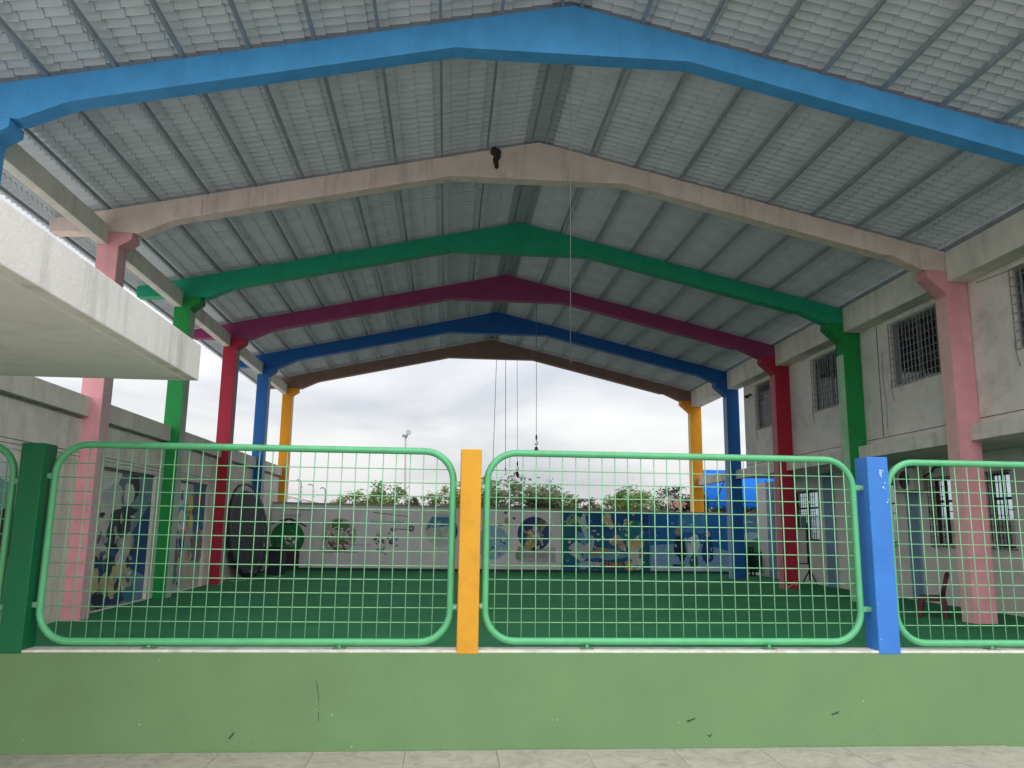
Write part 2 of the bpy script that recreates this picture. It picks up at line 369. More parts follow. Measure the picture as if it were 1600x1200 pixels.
fence_panel(0.345, 3.625, ZB+0.01, ZT+0.012, 'green wire mesh fence panel between the yellow and bright blue posts', (1.21, 2.79), ((0.355,0.293,2.10),(0.355,0.293,1.11),(3.615,3.714,2.15),(3.615,3.714,1.10)))
fence_panel(3.945, 7.20, ZB, ZT, 'green wire mesh fence panel right of the bright blue post, cut off', (4.80, 6.3), ((3.955,3.909,2.14),(3.955,3.909,1.08)))

# ------------------------------------------------------------------ portal frames
def zl(x): return APEX-SL*(CX-x)
def zr(x): return APEX-SR*(x-CX)
BEAM_T = 0.30; COL_D = 0.42
def fade(n, c, c2): return mat('faded_'+n, srgb(*c), 0.8, 0.12, 3.0, srgb(*c2), 0.8, 1.3, 0.15, 40, True)  # paler tints for the thin sheets on the inner column faces
PALER = [(None, None), (fade('pink_l',(206,178,182),(186,150,156)), fade('pink_r',(240,194,192),(222,164,168))), (fade('green_l',(178,190,178),(120,160,128)), fade('green_r',(182,222,186),(120,186,136))),
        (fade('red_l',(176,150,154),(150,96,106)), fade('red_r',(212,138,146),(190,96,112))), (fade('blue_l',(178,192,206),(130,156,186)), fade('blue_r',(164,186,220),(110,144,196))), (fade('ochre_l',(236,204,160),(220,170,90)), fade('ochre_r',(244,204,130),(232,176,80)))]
def frame(k, label, cm, bm_, extras=None):
    y = YK[k]; t = thing('portal_frame', label, 'portal frame', (CX, y, 0), 'coloured frames carrying the roof')
    for side in (-1, 1):
        if side < 0: x0, x1 = XLO, XLI
        else: x0, x1 = XRI, XRO
        MB().box(x0, x1, y, y+COL_D, -0.02, 7.395 if side < 0 else 7.30).build('column', cm, t, bevel=0.012)
        fm = PALER[k][0 if side < 0 else 1]
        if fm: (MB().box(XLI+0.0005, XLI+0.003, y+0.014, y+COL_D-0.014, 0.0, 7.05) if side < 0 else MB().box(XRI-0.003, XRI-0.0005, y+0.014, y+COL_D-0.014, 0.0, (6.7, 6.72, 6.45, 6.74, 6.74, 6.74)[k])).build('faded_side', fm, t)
        if side < 0: poly = [(XLI-0.01,7.40),(XLI+0.235,7.40),(XLI+0.235,7.27),(XLI-0.01,7.10)]
        else: poly = [(XRI+0.01,7.30),(XRI-0.41,7.30),(XRI-0.41,7.15),(XRI+0.01,6.78)]
        MB().prism(poly, y+0.004, y+COL_D-0.004).build('corbel', cm, t, bevel=0.01)
    poly = [(-7.95, zl(-7.95)), (CX, APEX), (XRO-0.02, zr(XRO-0.02)), (XRO-0.02, 7.303), (10.12, 7.303), (10.03, 7.30), (9.35, 7.60), (9.20, zr(9.20)-0.44),
            (3.58, 8.935), (-0.06, 8.935), (-5.45, zl(-5.45)-0.44), (-5.62, 7.69), (-6.22, 7.403), (-6.99, 7.403), (-7.93, 7.36)]
    b = MB().prism(poly, y+0.02, y+0.02+BEAM_T).build('rafter_beam', bm_, t, bevel=0.01)
    if k == 1: MB().box(-5.06, -5.045, y+0.012, y+0.019, 7.84, 8.16).build('drip_line', mat('drip_pale', (0.5,0.46,0.43,1)), t)
    return t
def paint(n, c, grime, amt=0.35, **kw): return mat(n, c, kw.pop('rough', 0.62), 0.13, 2.6, grime, min(1, amt*1.7), 1.6, 0.08, 40, kw.pop('streak', True), **kw)
f0 = frame(0, 'light blue frame of columns and rafter beam nearest the fence', paint('paint_light_blue', srgb(78,160,222), srgb(64,136,194), 0.3), MATS['paint_light_blue'])
f1 = frame(1, 'pink columns with a faded dusty pink rafter beam, second from the fence', paint('paint_pink', srgb(222,158,168), srgb(196,140,146), 0.4), paint('paint_dusty_pink', srgb(226,208,200), srgb(180,162,154), 0.5))
f2 = frame(2, 'green columns with a dark green rafter beam, between the pink and the red frames', paint('paint_green', srgb(22,138,66), srgb(20,112,56), 0.3), paint('paint_beam_green', srgb(28,158,122), srgb(22,132,100), 0.3))
f3 = frame(3, 'crimson red columns with a purple rafter beam, between the green and the dark blue frames', paint('paint_crimson', srgb(168,34,62), srgb(128,26,48), 0.3), paint('paint_purple', srgb(146,58,106), srgb(118,48,88), 0.3))
f4 = frame(4, 'dark blue columns with a dark blue rafter beam, second from the back', paint('paint_dark_blue', srgb(24,94,168), srgb(18,76,140), 0.3), MATS['paint_dark_blue'])
f5 = frame(5, 'yellow columns with a brown rafter beam, farthest frame behind the back wall', paint('paint_ochre', srgb(222,150,24), srgb(186,120,20), 0.3), paint('paint_brown', srgb(136,108,98), srgb(112,90,80), 0.3))
# bare patch of worn paint at the foot of the right crimson column
b = MB(); yy = YK[3]-0.004
for i in range(14):
    x = random.uniform(XRI+.06, XRO-.03); z = random.uniform(0.03, 0.2); q = random.uniform(.02,.05); b.quad(*[(x+q*math.cos(a)*random.uniform(.5,1.4), yy-i*0.0004, z+q*.6*math.sin(a)*random.uniform(.5,1.3)) for a in (0,1.1,2.2,3.4,4.6,5.5)])
b.build('worn_paint_patch', mat('worn_plaster', (0.5,0.42,0.40,1), 0.9), f3)

# ------------------------------------------------------------------ eave beams between the columns
e = thing('eave_beam', 'weathered concrete eave beam along the tops of the left columns', 'eave beam', (XLO, YK[0], 7.1))
for k in range(-1, 5):
    a = YK[k]+COL_D if k >= 0 else 8.5; b_ = YK[k+1]
    MB().prism([(XLO+0.005,7.13),(XLO+0.20,7.13),(XLO+0.20,7.52),(XLO+0.005,7.52)], a+0.001, b_-0.001).build('beam_segment', CONC, e, bevel=0.012)
e = thing('eave_beam', 'deep pale concrete eave beam along the tops of the right columns', 'eave beam', (XRI, YK[0], 7.0))
for k in range(-1, 5):
    a = YK[k]+COL_D if k >= 0 else 8.5; b_ = YK[k+1]
    MB().prism([(XRI+0.03,7.035),(XRO-0.005,7.035),(XRO-0.005,zr(XRO)-0.035),(XRI+0.03,zr(XRI)-0.03)], a+0.001, b_-0.001).build('beam_segment', CONC_R, e, bevel=0.015)

# ------------------------------------------------------------------ roof: pressed tile-profile sheets on steel purlins
ROOF = mat('roof_sheet_white', (0.52, 0.565, 0.60, 1), 0.6, 0.14, 1.2, (0.34, 0.36, 0.36, 1), 0.45, 0.8, transl=0.02)
rf = thing('canopy_roof', 'long gabled roof of white tile-profile sheets on dark purlins over the court', 'roof', (CX, 8.2, APEX))
RY0, RY1 = 8.2, 34.25
PUR_H = 0.10
def sheet_mesh(side, slope, run, name):
    """five waves wide along Y, full slope long; waves run down the slope, pressed in courses with a small step"""
    mb = MB(); NW, SEG, pitch, amp, course, step = 5, 12, 0.19, 0.066, 0.3133, 0.020
    ny = NW*SEG+3
    def prof(y):
        f = (y/pitch) % 1.0
        # broad rounded crest, narrow trough
        return amp*(abs(math.sin(math.pi*f))**0.8 - 0.5)
    rows = []; s = 0.0   # each course ends in a narrow pressed groove
    while s < run-1e-6:
        e_ = min(run, s+course); rows += [(s, 0.0), (e_-0.012, step), (e_-0.010, step+0.007), (e_-0.003, step+0.007)]; s = e_
    off = 0.0
    for r_, (s, lift) in enumerate(rows):
        for i in range(ny+1):
            y = i*pitch/SEG; z = -slope*s + prof(y) + lift
            mb.v.append((side*s, y, z))
    for r_ in range(len(rows)-1):
        for i in range(ny):
            a = r_*(ny+1)+i; mb.f.append([a, a+1, a+ny+2, a+ny+1])
    me = bpy.data.meshes.new(name); me.from_pydata(mb.v, [], mb.f); me.update()
    for p in me.polygons:
        p.use_smooth = True
    # keep the pressed steps sharp
    bm = bmesh.new(); bm.from_mesh(me)
    for ed in bm.edges:
        if len(ed.link_faces) == 2:
            n1, n2 = ed.link_faces[0].normal, ed.link_faces[1].normal
            if n1.length and n2.length and n1.angle(n2) > R(50): ed.smooth = False
    bm.to_mesh(me); bm.free(); me.materials.append(ROOF); return me
meL = sheet_mesh(-1, SL, CX+8.35, 'roof_sheet'); meR = sheet_mesh(1, SR, 11.02-CX, 'roof_sheet')
nsh = int((RY1-RY0)/0.95)+1
for i in range(nsh):
    for me, z in ((meL, APEX+PUR_H+0.035), (meR, APEX+PUR_H+0.035)):
        link('roof_sheet', me, ROOF, rf, loc=(CX, RY0+i*0.95, z+(0.004 if i % 2 else 0)))
def purlin(x, side):
    z = (zl(x) if side < 0 else zr(x)) + 0.003; sl_ = SL if side < 0 else -SR
    b = MB(); W, H_, tk = 0.042, PUR_H-0.02, 0.006
    # C section: web, two flanges
    y0, y1 = RY0+0.05, RY1-0.1
    def sk(x_, zz): return (x_, zz + sl_*(x_-x))
    P_ = [(0, 0), (W, 0), (W, tk), (tk, tk), (tk, H_-tk), (W, H_-tk), (W, H_), (0, H_)]
    b.prism([sk(x+(W-p if side < 0 else p), z+q) for p, q in P_], y0, y1)
    b.build('purlin', PURL, rf)
for i in range(10): purlin(CX-0.18-i*0.94, -1)
purlin(-7.72, -1); purlin(-8.15, -1)
for i in range(10): purlin(CX+0.12+i*0.962, 1)
b = MB()
b.prism([(CX-0.3, zl(CX-0.3)+PUR_H+0.085),(CX, APEX+PUR_H+0.10),(CX+0.3, zr(CX+0.3)+PUR_H+0.085),(CX+0.3, zr(CX+0.3)+PUR_H+0.08),(CX, APEX+PUR_H+0.09),(CX-0.3, zl(CX-0.3)+PUR_H+0.08)], RY0, RY1+0.3)
b.build('ridge_cap', ROOF, rf)

# ------------------------------------------------------------------ left building: parapet wall with murals between the columns
lb = thing('parapet_wall', 'grey concrete parapet wall with painted pictures behind the left columns', 'wall', (-6.9, 20, 0))
XW = -6.88
mural_bays = [(16.50,19.56),(21.20,23.80),(12.0,15.0),(25.4,28.6)]
me = holed_wall(-7.25, XW, 2.0, 33.6, -0.03, 3.655, [(a,b_,0.02,2.86) for a,b_ in mural_bays[:2]])
link('wall_body', me, CONC, lb)
MB().box(-7.24, -6.99, 2.0, 33.6, 3.652, 3.718).build('shadow_gap', CONC, lb)
for z_ in (3.03, 2.955): MB().box(-6.8795, -6.8665, 2.0, 33.58, z_, z_+0.012).build('groove', mat('groove_dark', (0.12,0.11,0.10,1)), lb)
for k in range(-2, 6):
    a = (YK[k]+COL_D+0.002) if k >= 0 else (2.0 if k == -2 else 6.5)
    b_ = (YK[k+1]-0.002) if 0 <= k+1 <= 5 else (6.495 if k == -2 else YK[5]+1.1)
    MB().box(-7.30, -6.78, a, b_, 3.715, 4.09).build('coping', CONC, lb, bevel=0.012)
    MB().box(-6.90, -6.868, a, b_, 2.88, 3.03).build('lintel_band', CONC, lb, bevel=0.006)
MB().box(-19.0, -7.26, 2.0, 33.6, 3.1, 3.35).build('bounce_roof', CONC_R, lb)  # unseen slab behind the parapet, added to bounce sky light into the hall
# picture fields, set back in the wall; broad abstract patches of colour
def blob(cx, cz, rx, rz, n=22, wob=0.12, rot=0.0, seed=None):
    rnd = random.Random(seed if seed is not None else random.random()); ph = [rnd.uniform(0, 6.28) for _ in range(4)]
    P = []
    for i in range(n):
        a = 2*math.pi*i/n; q = 1+wob*(math.sin(2*a+ph[0])+.7*math.sin(3*a+ph[1])+.5*math.sin(5*a+ph[2]))
        x, z = rx*q*math.cos(a), rz*q*math.sin(a); P.append((cx+x*math.cos(rot)-z*math.sin(rot), cz+x*math.sin(rot)+z*math.cos(rot)))
    return P
def rect(x0, z0, x1, z1): return [(x0,z0),(x1,z0),(x1,z1),(x0,z1)]
def clip(poly, x0, x1, z0, z1):
    for ax, lim, sg in ((0,x0,1),(0,x1,-1),(1,z0,1),(1,z1,-1)):
        o = []
        for i in range(len(poly)):
            p, q = poly[i], poly[(i+1) % len(poly)]; ip, iq = sg*(p[ax]-lim) >= 0, sg*(q[ax]-lim) >= 0
            if ip: o.append(p)
            if ip != iq:
                t = (lim-p[ax])/(q[ax]-p[ax]); o.append((p[0]+t*(q[0]-p[0]), p[1]+t*(q[1]-p[1])))
        poly = o
        if not poly: return []
    return poly
def picture(name, patches, place, bounds, parent, label=None, step=0.0006):
    """flat print: list of (polygon in (u,z), sRGB colour) laid one over the other; place(u, z, lift) gives the 3D point"""
    mb = MB(); cols = []
    for i, (poly, c) in enumerate(patches):
        p = clip(poly, *bounds)
        if len(p) < 3: continue
        mb.quad(*[place(u, z, i*step) for u, z in p]); cols.append(srgb(*c))
    me = bpy.data.meshes.new(name); me.from_pydata(mb.v, [], mb.f); me.update()
    ca = me.color_attributes.new('paint', 'FLOAT_COLOR', 'CORNER')
    for p in me.polygons:
        for li in p.loop_indices: ca.data[li].color = cols[p.index]
    o = link(name, me, PRINT, parent)
    if label: o['label'] = label
    return o
def left_place(u, z, l): return (-6.955+l, u, z)
p = [(rect(16.4,0,19.7,2.9), (98,112,122)), (blob(16.9,2.6,0.75,0.5,wob=.2,seed=1), (206,208,208)), (blob(17.3,2.25,0.5,0.3,wob=.2,seed=2), (176,182,186)),
     ([(18.0,2.9),(19.7,2.9),(19.7,0),(18.3,0)], (112,138,150)), ([(18.1,1.2),(19.7,2.35),(19.7,0.3),(18.1,0.2)], (18,70,128)), ([(18.4,.1),(19.7,.1),(19.7,0.5),(18.5,.8)], (110,140,170)),
     (blob(18.45,2.55,.28,.34,wob=.1,seed=3), (30,44,48)), (blob(18.2,2.35,.25,.3,wob=.15,seed=4), (196,196,190)), (blob(17.55,1.95,.35,.42,wob=.12,seed=5), (190,188,182)),
     (blob(17.9,1.75,.75,.30,wob=.2,seed=6), (44,58,64)), (blob(17.0,1.75,.28,.45,wob=.2,seed=7), (196,196,192)), (blob(18.3,1.25,.28,.36,wob=.2,seed=8), (186,186,178)),
     (blob(17.65,1.05,.45,.75,wob=.2,seed=9), (52,60,76)), (blob(16.95,1.25,.35,.28,wob=.25,seed=10), (182,184,186)), (blob(18.1,.95,.28,.3,wob=.25,seed=11), (176,182,190)),
     (blob(17.0,.8,.25,.35,wob=.2,seed=12), (24,60,110)), ([(17.5,.4),(17.62,.35),(18.1,1.0),(18.0,1.05)], (210,210,206)),
     (blob(16.8,.5,.24,.4,wob=.15,seed=13), (186,180,128)), (blob(17.25,.4,.25,.35,wob=.15,seed=14), (178,176,136)), (blob(17.85,.5,.35,.38,wob=.15,seed=15), (192,188,146)), (blob(18.45,.55,.25,.35,wob=.15,seed=16), (182,178,138)),
     (blob(17.1,.2,.3,.2,wob=.25,seed=17), (24,40,70)), (blob(17.9,.15,.5,.14,wob=.2,seed=18), (36,64,110)), (blob(18.7,.2,.35,.16,wob=.2,seed=19), (60,120,150)), (blob(17.95,.45,.12,.13,wob=.1,seed=20), (60,60,60))]
for i in range(46):
    rr = random.Random(100+i); p.append((blob(rr.uniform(16.6,18.7), rr.uniform(.15,2.3), rr.uniform(.04,.13), rr.uniform(.03,.12), n=10, wob=.25, seed=i), rr.choice([(210,208,200),(50,58,66),(34,40,50),(150,156,158),(96,104,112),(190,184,140),(36,88,150)])))
picture('painted_picture', p, left_place, (16.49,19.57,0.01,2.87), lb, 'painted picture in grey, navy and yellow patches between the pink and green columns')
p = [(rect(21.1,0,24,2.9), (178,180,178)), (blob(21.5,2.4,.5,.5,wob=.2,seed=31), (216,218,220)), ([(22.6,2.9),(24,2.9),(24,1.6),(22.9,1.5)], (28,92,140)), (blob(21.7,1.95,.55,.3,wob=.2,seed=32), (70,156,196)),
     (blob(22.55,2.05,.25,.42,wob=.12,seed=33), (222,196,80)), (blob(23.3,2.45,.3,.2,wob=.25,seed=34), (164,46,58)), (blob(21.9,1.75,.4,.32,wob=.2,seed=35), (222,218,214)), (blob(22.1,1.45,.2,.18,wob=.25,seed=36), (206,120,90)),
     (blob(22.0,1.2,.28,.14,wob=.25,seed=37), (30,70,150)), (blob(21.55,.9,.26,.42,wob=.1,seed=38), (116,104,102)), (blob(23.3,1.1,.5,.6,wob=.2,seed=39), (128,110,124)), (blob(22.7,.55,.5,.5,wob=.15,seed=40), (190,186,168)),
     (blob(21.6,.42,.2,.24,wob=.1,seed=41), (70,140,116)), (blob(21.9,.2,.06,.06,wob=.05,seed=42), (40,80,140)), (blob(21.45,.12,.06,.06,wob=.05,seed=43), (40,80,140))]
for i in range(30):
    rr = random.Random(300+i); p.append((blob(rr.uniform(21.3,23.7), rr.uniform(.7,2.6), rr.uniform(.03,.12), rr.uniform(.03,.12), n=10, wob=.25, seed=i), rr.choice([(220,218,214),(60,140,190),(196,90,80),(110,90,110),(40,70,130),(90,84,96)])))
picture('painted_picture', p, left_place, (21.19,23.81,0.01,2.87), lb, 'painted picture in pale, sky blue and mauve patches between the green and red columns')
MB().box(-7.2, -6.958, 16.45, 19.62, 0.0, 2.88).build('recess_panel', CONC, lb); MB().box(-7.2, -6.958, 21.15, 23.85, 0.0, 2.88).build('recess_panel', CONC, lb)
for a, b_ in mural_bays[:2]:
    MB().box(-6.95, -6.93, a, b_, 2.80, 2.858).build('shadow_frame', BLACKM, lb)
p = [(rect(8,0,14.9,2.75), (196,200,200)), (blob(13.2,1.6,.35,.5,wob=.1,seed=50), (52,52,56)), (blob(12.4,2.2,.8,.4,wob=.2,seed=51), (110,160,150)), (blob(11.6,1.3,.8,.7,wob=.2,seed=52), (60,130,110)), (blob(12.9,.7,.4,.5,wob=.2,seed=53), (90,150,120))]
picture('painted_picture', p, lambda u,z,l: (XW+0.004+l, u, z), (8.5,14.7,0.05,2.7), lb, 'pale painted picture with green and dark patches left of the pink column')

# ------------------------------------------------------------------ concrete canopy slab at the left
cs = thing('entrance_canopy', 'thick white concrete canopy slab streaked with mildew, jutting in from the left', 'canopy', (-6.9, 4, 3.0))
MB().box(-6.88, -2.215, 0.6, 7.10, 3.0, 3.32).build('slab', SLABM, cs, bevel=0.008)
MB().box(-6.87, -2.30, 0.7, 7.02, 2.985, 3.004).build('soffit', SLABU, cs)

# ------------------------------------------------------------------ right building
rb = thing('school_building', 'two storey white building with barred windows and projecting ledge behind the right columns', 'building', (12.5, 18, 0))
XU, XG = 11.0, 12.5
UW = [(Y-2.05, Y) for Y in (14.17, 18.55, 22.86, 27.33)]
holes = [(a, b_, 5.32, 6.88) for a, b_ in UW]
link('upper_wall', holed_wall(XU, XU+0.22, 5.0, 28.52, 3.66, 7.42, holes), WHITEW, rb)
LWN = [(16.79,17.56),(18.88,19.65),(21.47,22.6),(26.1,27.9),(12.4,13.2),(14.6,15.4)]
link('lower_wall', holed_wall(XG, XG+0.2, 5.0, 31.4, -0.03, 3.645, [(a,b_,1.45,3.12) for a,b_ in LWN]), LOWW, rb)
MB().box(XU-0.2, 17.0, 5.0, 28.5, 3.65, 3.655+0.3).build('floor_slab', LOWW, rb)
# rest of the shell: far wall with window openings, end walls, flat roof
far = [(y, y+4.2, 2.2, 3.55) for y in [16+4.35*i for i in range(6)]]
link('far_wall', holed_wall(16.8, 17.0, 5.0, 44.0, -0.03, 3.645, far), LOWW, rb)
link('far_wall', holed_wall(16.8, 17.0, 5.0, 28.5, 3.96, 7.42, [(y, y+1.6, 5.3, 6.8) for y in [16+4.4*i for i in range(3)]]), LOWW, rb)
MB().box(XU+0.225, 16.79, 28.30, 28.50, 3.96, 7.415).build('end_wall', WHITEW, rb)
MB().box(XU+0.225, 16.79, 5.0, 5.2, 3.96, 7.415).build('end_wall', WHITEW, rb)
MB().box(XU, 17.0, 5.0, 28.52, 7.422, 7.5).build('roof_slab', CONC_R, rb)
for k in range(-1, 6):
    a = YK[k]+COL_D+0.002 if k >= 0 else 5.0; b_ = YK[k+1]-0.002 if k+1 <= 5 else 36.0
    if k == 5: continue
    o = MB().box(10.74, XU-0.002, a, b_, 3.64, 3.965); o.build('ledge', CONC_R, rb, bevel=0.012)
    if b_ <= 29: MB().box(XU-0.006, XU-0.001, a, min(b_,28.5), 4.105, 4.122).build('groove', mat('groove_dark', (0.12,0.11,0.10,1)), rb)
BLP = mat('pilaster_blue_grey', srgb(128,160,192), 0.6, 0.06, 2, srgb(108,136,166), 0.3, 1.4)
for a, b_ in ((20.33,20.82),(24.95,25.58),(29.73,30.35),(16.0-.25,16.0+.2)):
    MB().box(XG-0.06, XG-0.001, a, b_, -0.02, 3.64).build('pilaster', BLP, rb, bevel=0.008)
def window(ya, yb, za, zb, X, nv, nh, gm, deep=0.0, mull=None):
    fr = MB(); q = 0.045; Xf = X+0.08
    fr.box(Xf, Xf+0.05, ya+.002, ya+q, za+.002, zb-.002); fr.box(Xf, Xf+0.05, yb-q, yb-.002, za+.002, zb-.002); fr.box(Xf, Xf+0.05, ya+q, yb-q, za+.002, za+q); fr.box(Xf, Xf+0.05, ya+q, yb-q, zb-q, zb-.002)
    fr.box(Xf+.002, Xf+0.048, (ya+yb)/2-.02, (ya+yb)/2+.02, za+q, zb-q)
    if mull: fr.box(Xf+.004, Xf+0.046, ya+q, yb-q, mull-.03, mull+.03)
    wd = fr.build('window', BLACKM if mull else GRILLE, rb)
    g = MB(); g.quad((Xf+.022,ya+q,za+q),(Xf+.022,yb-q,za+q),(Xf+.022,yb-q,zb-q),(Xf+.022,ya+q,zb-q)); g.build('pane', GLASS, wd)
    b = MB(); Xg = X-0.03-deep; rv = 0.008
    for i in range(nv+1):
        y = ya-0.03+(yb-ya+.06)*i/nv; b.box(Xg-rv, Xg+rv, y-rv, y+rv, za-.03, zb+.03)
    b.build('grille', gm, wd)
    b = MB()
    for i in range(nh+1):
        z = za-.03+(zb-za+.06)*i/nh; b.box(Xg+rv+.001, Xg+rv+.013, ya-.04, yb+.04, z-.007, z+.007)
    b.build('grille', gm, wd)
    if deep:
        b = MB()
        for y in (ya-.035, yb+.035):
            for z in (za-.03, zb+.03, (za+zb)/2): b.box(Xg, X, y-.01, y+.01, z-.01, z+.01)
        b.build('grille', gm, wd)
    return wd
GR_U = mat('grille_upper', (0.30,0.31,0.32,1), 0.5, 0.2, 8)
for a, b_ in UW: window(a, b_, 5.32, 6.88, XU, 14, 9, GR_U)
for a, b_ in LWN: window(a, b_, 1.45, 3.12, XG, 7 if b_-a < 1 else 12, 7, BLACKM, 0.10, 2.55)
# dark furnishings seen through the upper rooms: a partition wall
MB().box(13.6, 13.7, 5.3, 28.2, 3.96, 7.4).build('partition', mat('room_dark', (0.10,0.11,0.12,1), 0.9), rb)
# loose cords hanging at the windows and a conduit on the upper wall
def cord(pts, r=0.008, name='conduit', M=CABLE): MB().tube(pts, r, 6).build(name, M, rb, True)
cord([(XU-.012,19.15,7.0),(XU-.012,19.15,4.15)], 0.010)
cord([(XU-.015,18.95,6.3),(XU-.015,18.98,5.6),(XU-.02,18.9,4.9),(XU-.015,18.93,4.3)], 0.006)
for a, b_ in UW:
    cord([(XU-.03,b_+.03,5.6),(XU-.04,b_+.05,5.35),(XU-.03,b_+.02,5.12),(XU-.03,b_-.03,4.95)], 0.007)
cord([(XU-.01,15.2,6.95),(XU-.05,13.0,6.83),(XU-.01,10.0,6.9)], 0.006)

# ------------------------------------------------------------------ things on the right building
ac = thing('air_conditioner', 'white air conditioner unit on a wall bracket above the blue pilaster', 'air conditioner', (XG-0.2, 20.8, 2.8))
MB().box(XG-0.42, XG-0.10, 20.35, 21.25, 2.84, 3.42).build('casing', mat('ac_white', (0.62,0.61,0.57,1), 0.45), ac, bevel=0.02)
b = MB()
for i in range(4): b.tube([(XG-0.428, 20.72+0.0, 3.13)]+[(XG-0.428, 20.72+(0.07+.05*i)*math.cos(a*math.pi/12), 3.13+(0.07+.05*i)*math.sin(a*math.pi/12)) for a in range(25)], 0.006, 4)
b.build('fan_guard', BLACKM, ac)
MB().tube([(XG-0.424,20.72,3.13),(XG-0.4215,20.72,3.13)], 0.24, 24).build('fan_opening', BLACKM, ac)
b = MB(); [b.box(XG-0.423, XG-0.4205, 21.02, 21.2, 2.92+i*.06, 2.945+i*.06) for i in range(7)]; b.build('vent_slots', BLACKM, ac)
b = MB(); [b.box(XG-0.45, XG-0.065, y-.015, y+.015, 2.80, 2.835) for y in (20.45,21.15)]; b.build('bracket', BLACKM, ac)
MB().tube([(XG-.1,20.34,3.2),(XG-.1,20.0,3.3),(XG-.09,19.85,3.42),(XG-.07,19.6,3.43)], 0.025, 8).build('hose', BLACKM, ac, True)
MB().tube([(XG-.07,20.28,2.6),(XG-.1,20.22,2.4),(XG-.07,20.2,2.2)], 0.012, 6).build('cable', BLACKM, ac, True)
ac.location.y -= 0.5
cc = thing('security_camera', 'small dark dome security camera on the end of the upper wall', 'camera', (XU, 27.75, 6.6))
MB().box(XU-0.12, XU-0.001, 27.70, 27.80, 6.60, 6.66).build('arm', BLACKM, cc)
b = MB(); b.tube([(XU-0.18,27.75,6.50+0.02*i) for i in range(6)], [0.03,0.07,0.085,0.09,0.09,0.085], 12); b.build('dome', BLACKM, cc, True)

# ------------------------------------------------------------------ back boundary wall with printed panels
bw = thing('boundary_wall', 'grey back boundary wall with round pictures and blue printed panels', 'wall', (2, BY, 0))
def ztop(x): return 2.62-0.009*(x+7)
mb = MB(); mb.prism([(-7.2,-0.03),(16.6,-0.03),(16.6,ztop(16.6)),(-7.2,ztop(-7.2))], BY, BY+0.2); mb.build('wall_body', GREYP, bw)
mb = MB(); mb.prism([(-7.2,ztop(-7.2)-.06),(16.6,ztop(16.6)-.06),(16.6,ztop(16.6)+.02),(-7.2,ztop(-7.2)+.02)], BY-0.02, BY+0.22); mb.build('coping', mat('coping_grey', (0.30,0.30,0.31,1), 0.8), bw)
MB().box(-6.9, 12.4, BY-0.012, BY-0.002, 0.0, 0.10).build('skirting', mat('skirting_green', (0.02,0.07,0.05,1), 0.8), bw)
def back_place(u, z, l): return (u, BY-0.004-l, z)
def circ(x, z, r): return blob(x, z, r, r, n=40, wob=0)
def discpic(cx, cz, r, patches, label):
    # patches are kept inside the round field
    def inside(poly): return [((cx+(x-cx)*min(1, r*.99/max(1e-6, math.hypot(x-cx, z-cz)))), (cz+(z-cz)*min(1, r*.99/max(1e-6, math.hypot(x-cx, z-cz))))) for x, z in poly]
    picture('round_picture', [(circ(cx, cz, r), patches[0])] + [(inside(q), c) for q, c in patches[1:]], back_place, (-7,16,0,2.55), bw, label)
def confetti(cx, cz, r, n, pal, seed, a=.05, b_=.16):
    rr = random.Random(seed); o = []
    for i in range(n): 
        q = r*math.sqrt(rr.random()); t = rr.uniform(0,6.28); o.append((blob(cx+q*math.cos(t), cz+q*math.sin(t), rr.uniform(a,b_), rr.uniform(a,b_)*.7, n=12, wob=.22, rot=rr.uniform(0,3), seed=seed+i), rr.choice(pal)))
    return o
discpic(-6.22, 1.22, .66, [(34,116,70)] + confetti(-6.1,1.2,.32,26,[(206,186,176),(236,232,226),(90,126,164),(40,70,54)],900,.03,.07), 'green round painting above a brick pattern')
p = [(rect(-6.72,.09,-5.72,.80), (66,58,62))]
for j in range(4):
    for i in range(4): p.append((rect(-6.72+.02+i*.26-(.13 if j % 2 else 0), .12+j*.17, -6.72+.23+i*.26-(.13 if j % 2 else 0), .26+j*.17), (74,42,52)))
p += [([(-6.95,1.72),(-6.3,1.93),(-6.1,1.93),(-5.5,1.66),(-5.5,1.72),(-6.1,2.0),(-6.3,2.0),(-6.95,1.77)], (38,32,40)), (blob(-6.2,1.87,.24,.14,wob=.05,seed=3), (58,40,52)), (blob(-6.2,1.87,.1,.07,wob=.05,seed=4), (190,190,190))]
picture('painted_picture', p, lambda u,z,l: back_place(u,z,l+.02), (-6.98,-5.4,0,2.5), bw, 'small painted brick pedestal under a dark gable line')
discpic(-4.22, 1.36, .68, [(168,172,164)] + [(blob(-4.2,1.75,.4,.22,seed=61),(84,124,84)), (blob(-4.2,1.0,.35,.2,seed=62),(128,108,86))] + confetti(-4.22,1.36,.62,70,[(214,214,208),(86,122,90),(150,128,106),(100,124,164),(70,80,70),(222,222,216),(188,180,168)],1000,.03,.09), 'round painting in mottled green, white and brown')
picture('painted_picture', confetti(-2.35,1.15,.5,46,[(60,64,72),(216,212,206),(206,196,160),(110,134,176),(224,222,218),(222,220,214)],1100,.03,.10), back_place, (-3.05,-1.6,.5,1.75), bw, 'loose painted patches in black, cream and blue')
discpic(-0.16, 1.62, .66, [(186,190,192)] + [([(-.85,1.62),(-.7,2.3),(.4,2.3),(.5,1.62),(.2,1.8),(-.3,1.72)], (72,122,164)), (blob(.32,1.5,.16,.5,wob=.1,seed=60), (22,62,120))] + confetti(-.3,1.55,.4,30,[(206,208,202),(150,172,180),(180,186,160),(120,160,190)],1200,.03,.09), 'round painting with pale blue sky, half behind the yellow post')
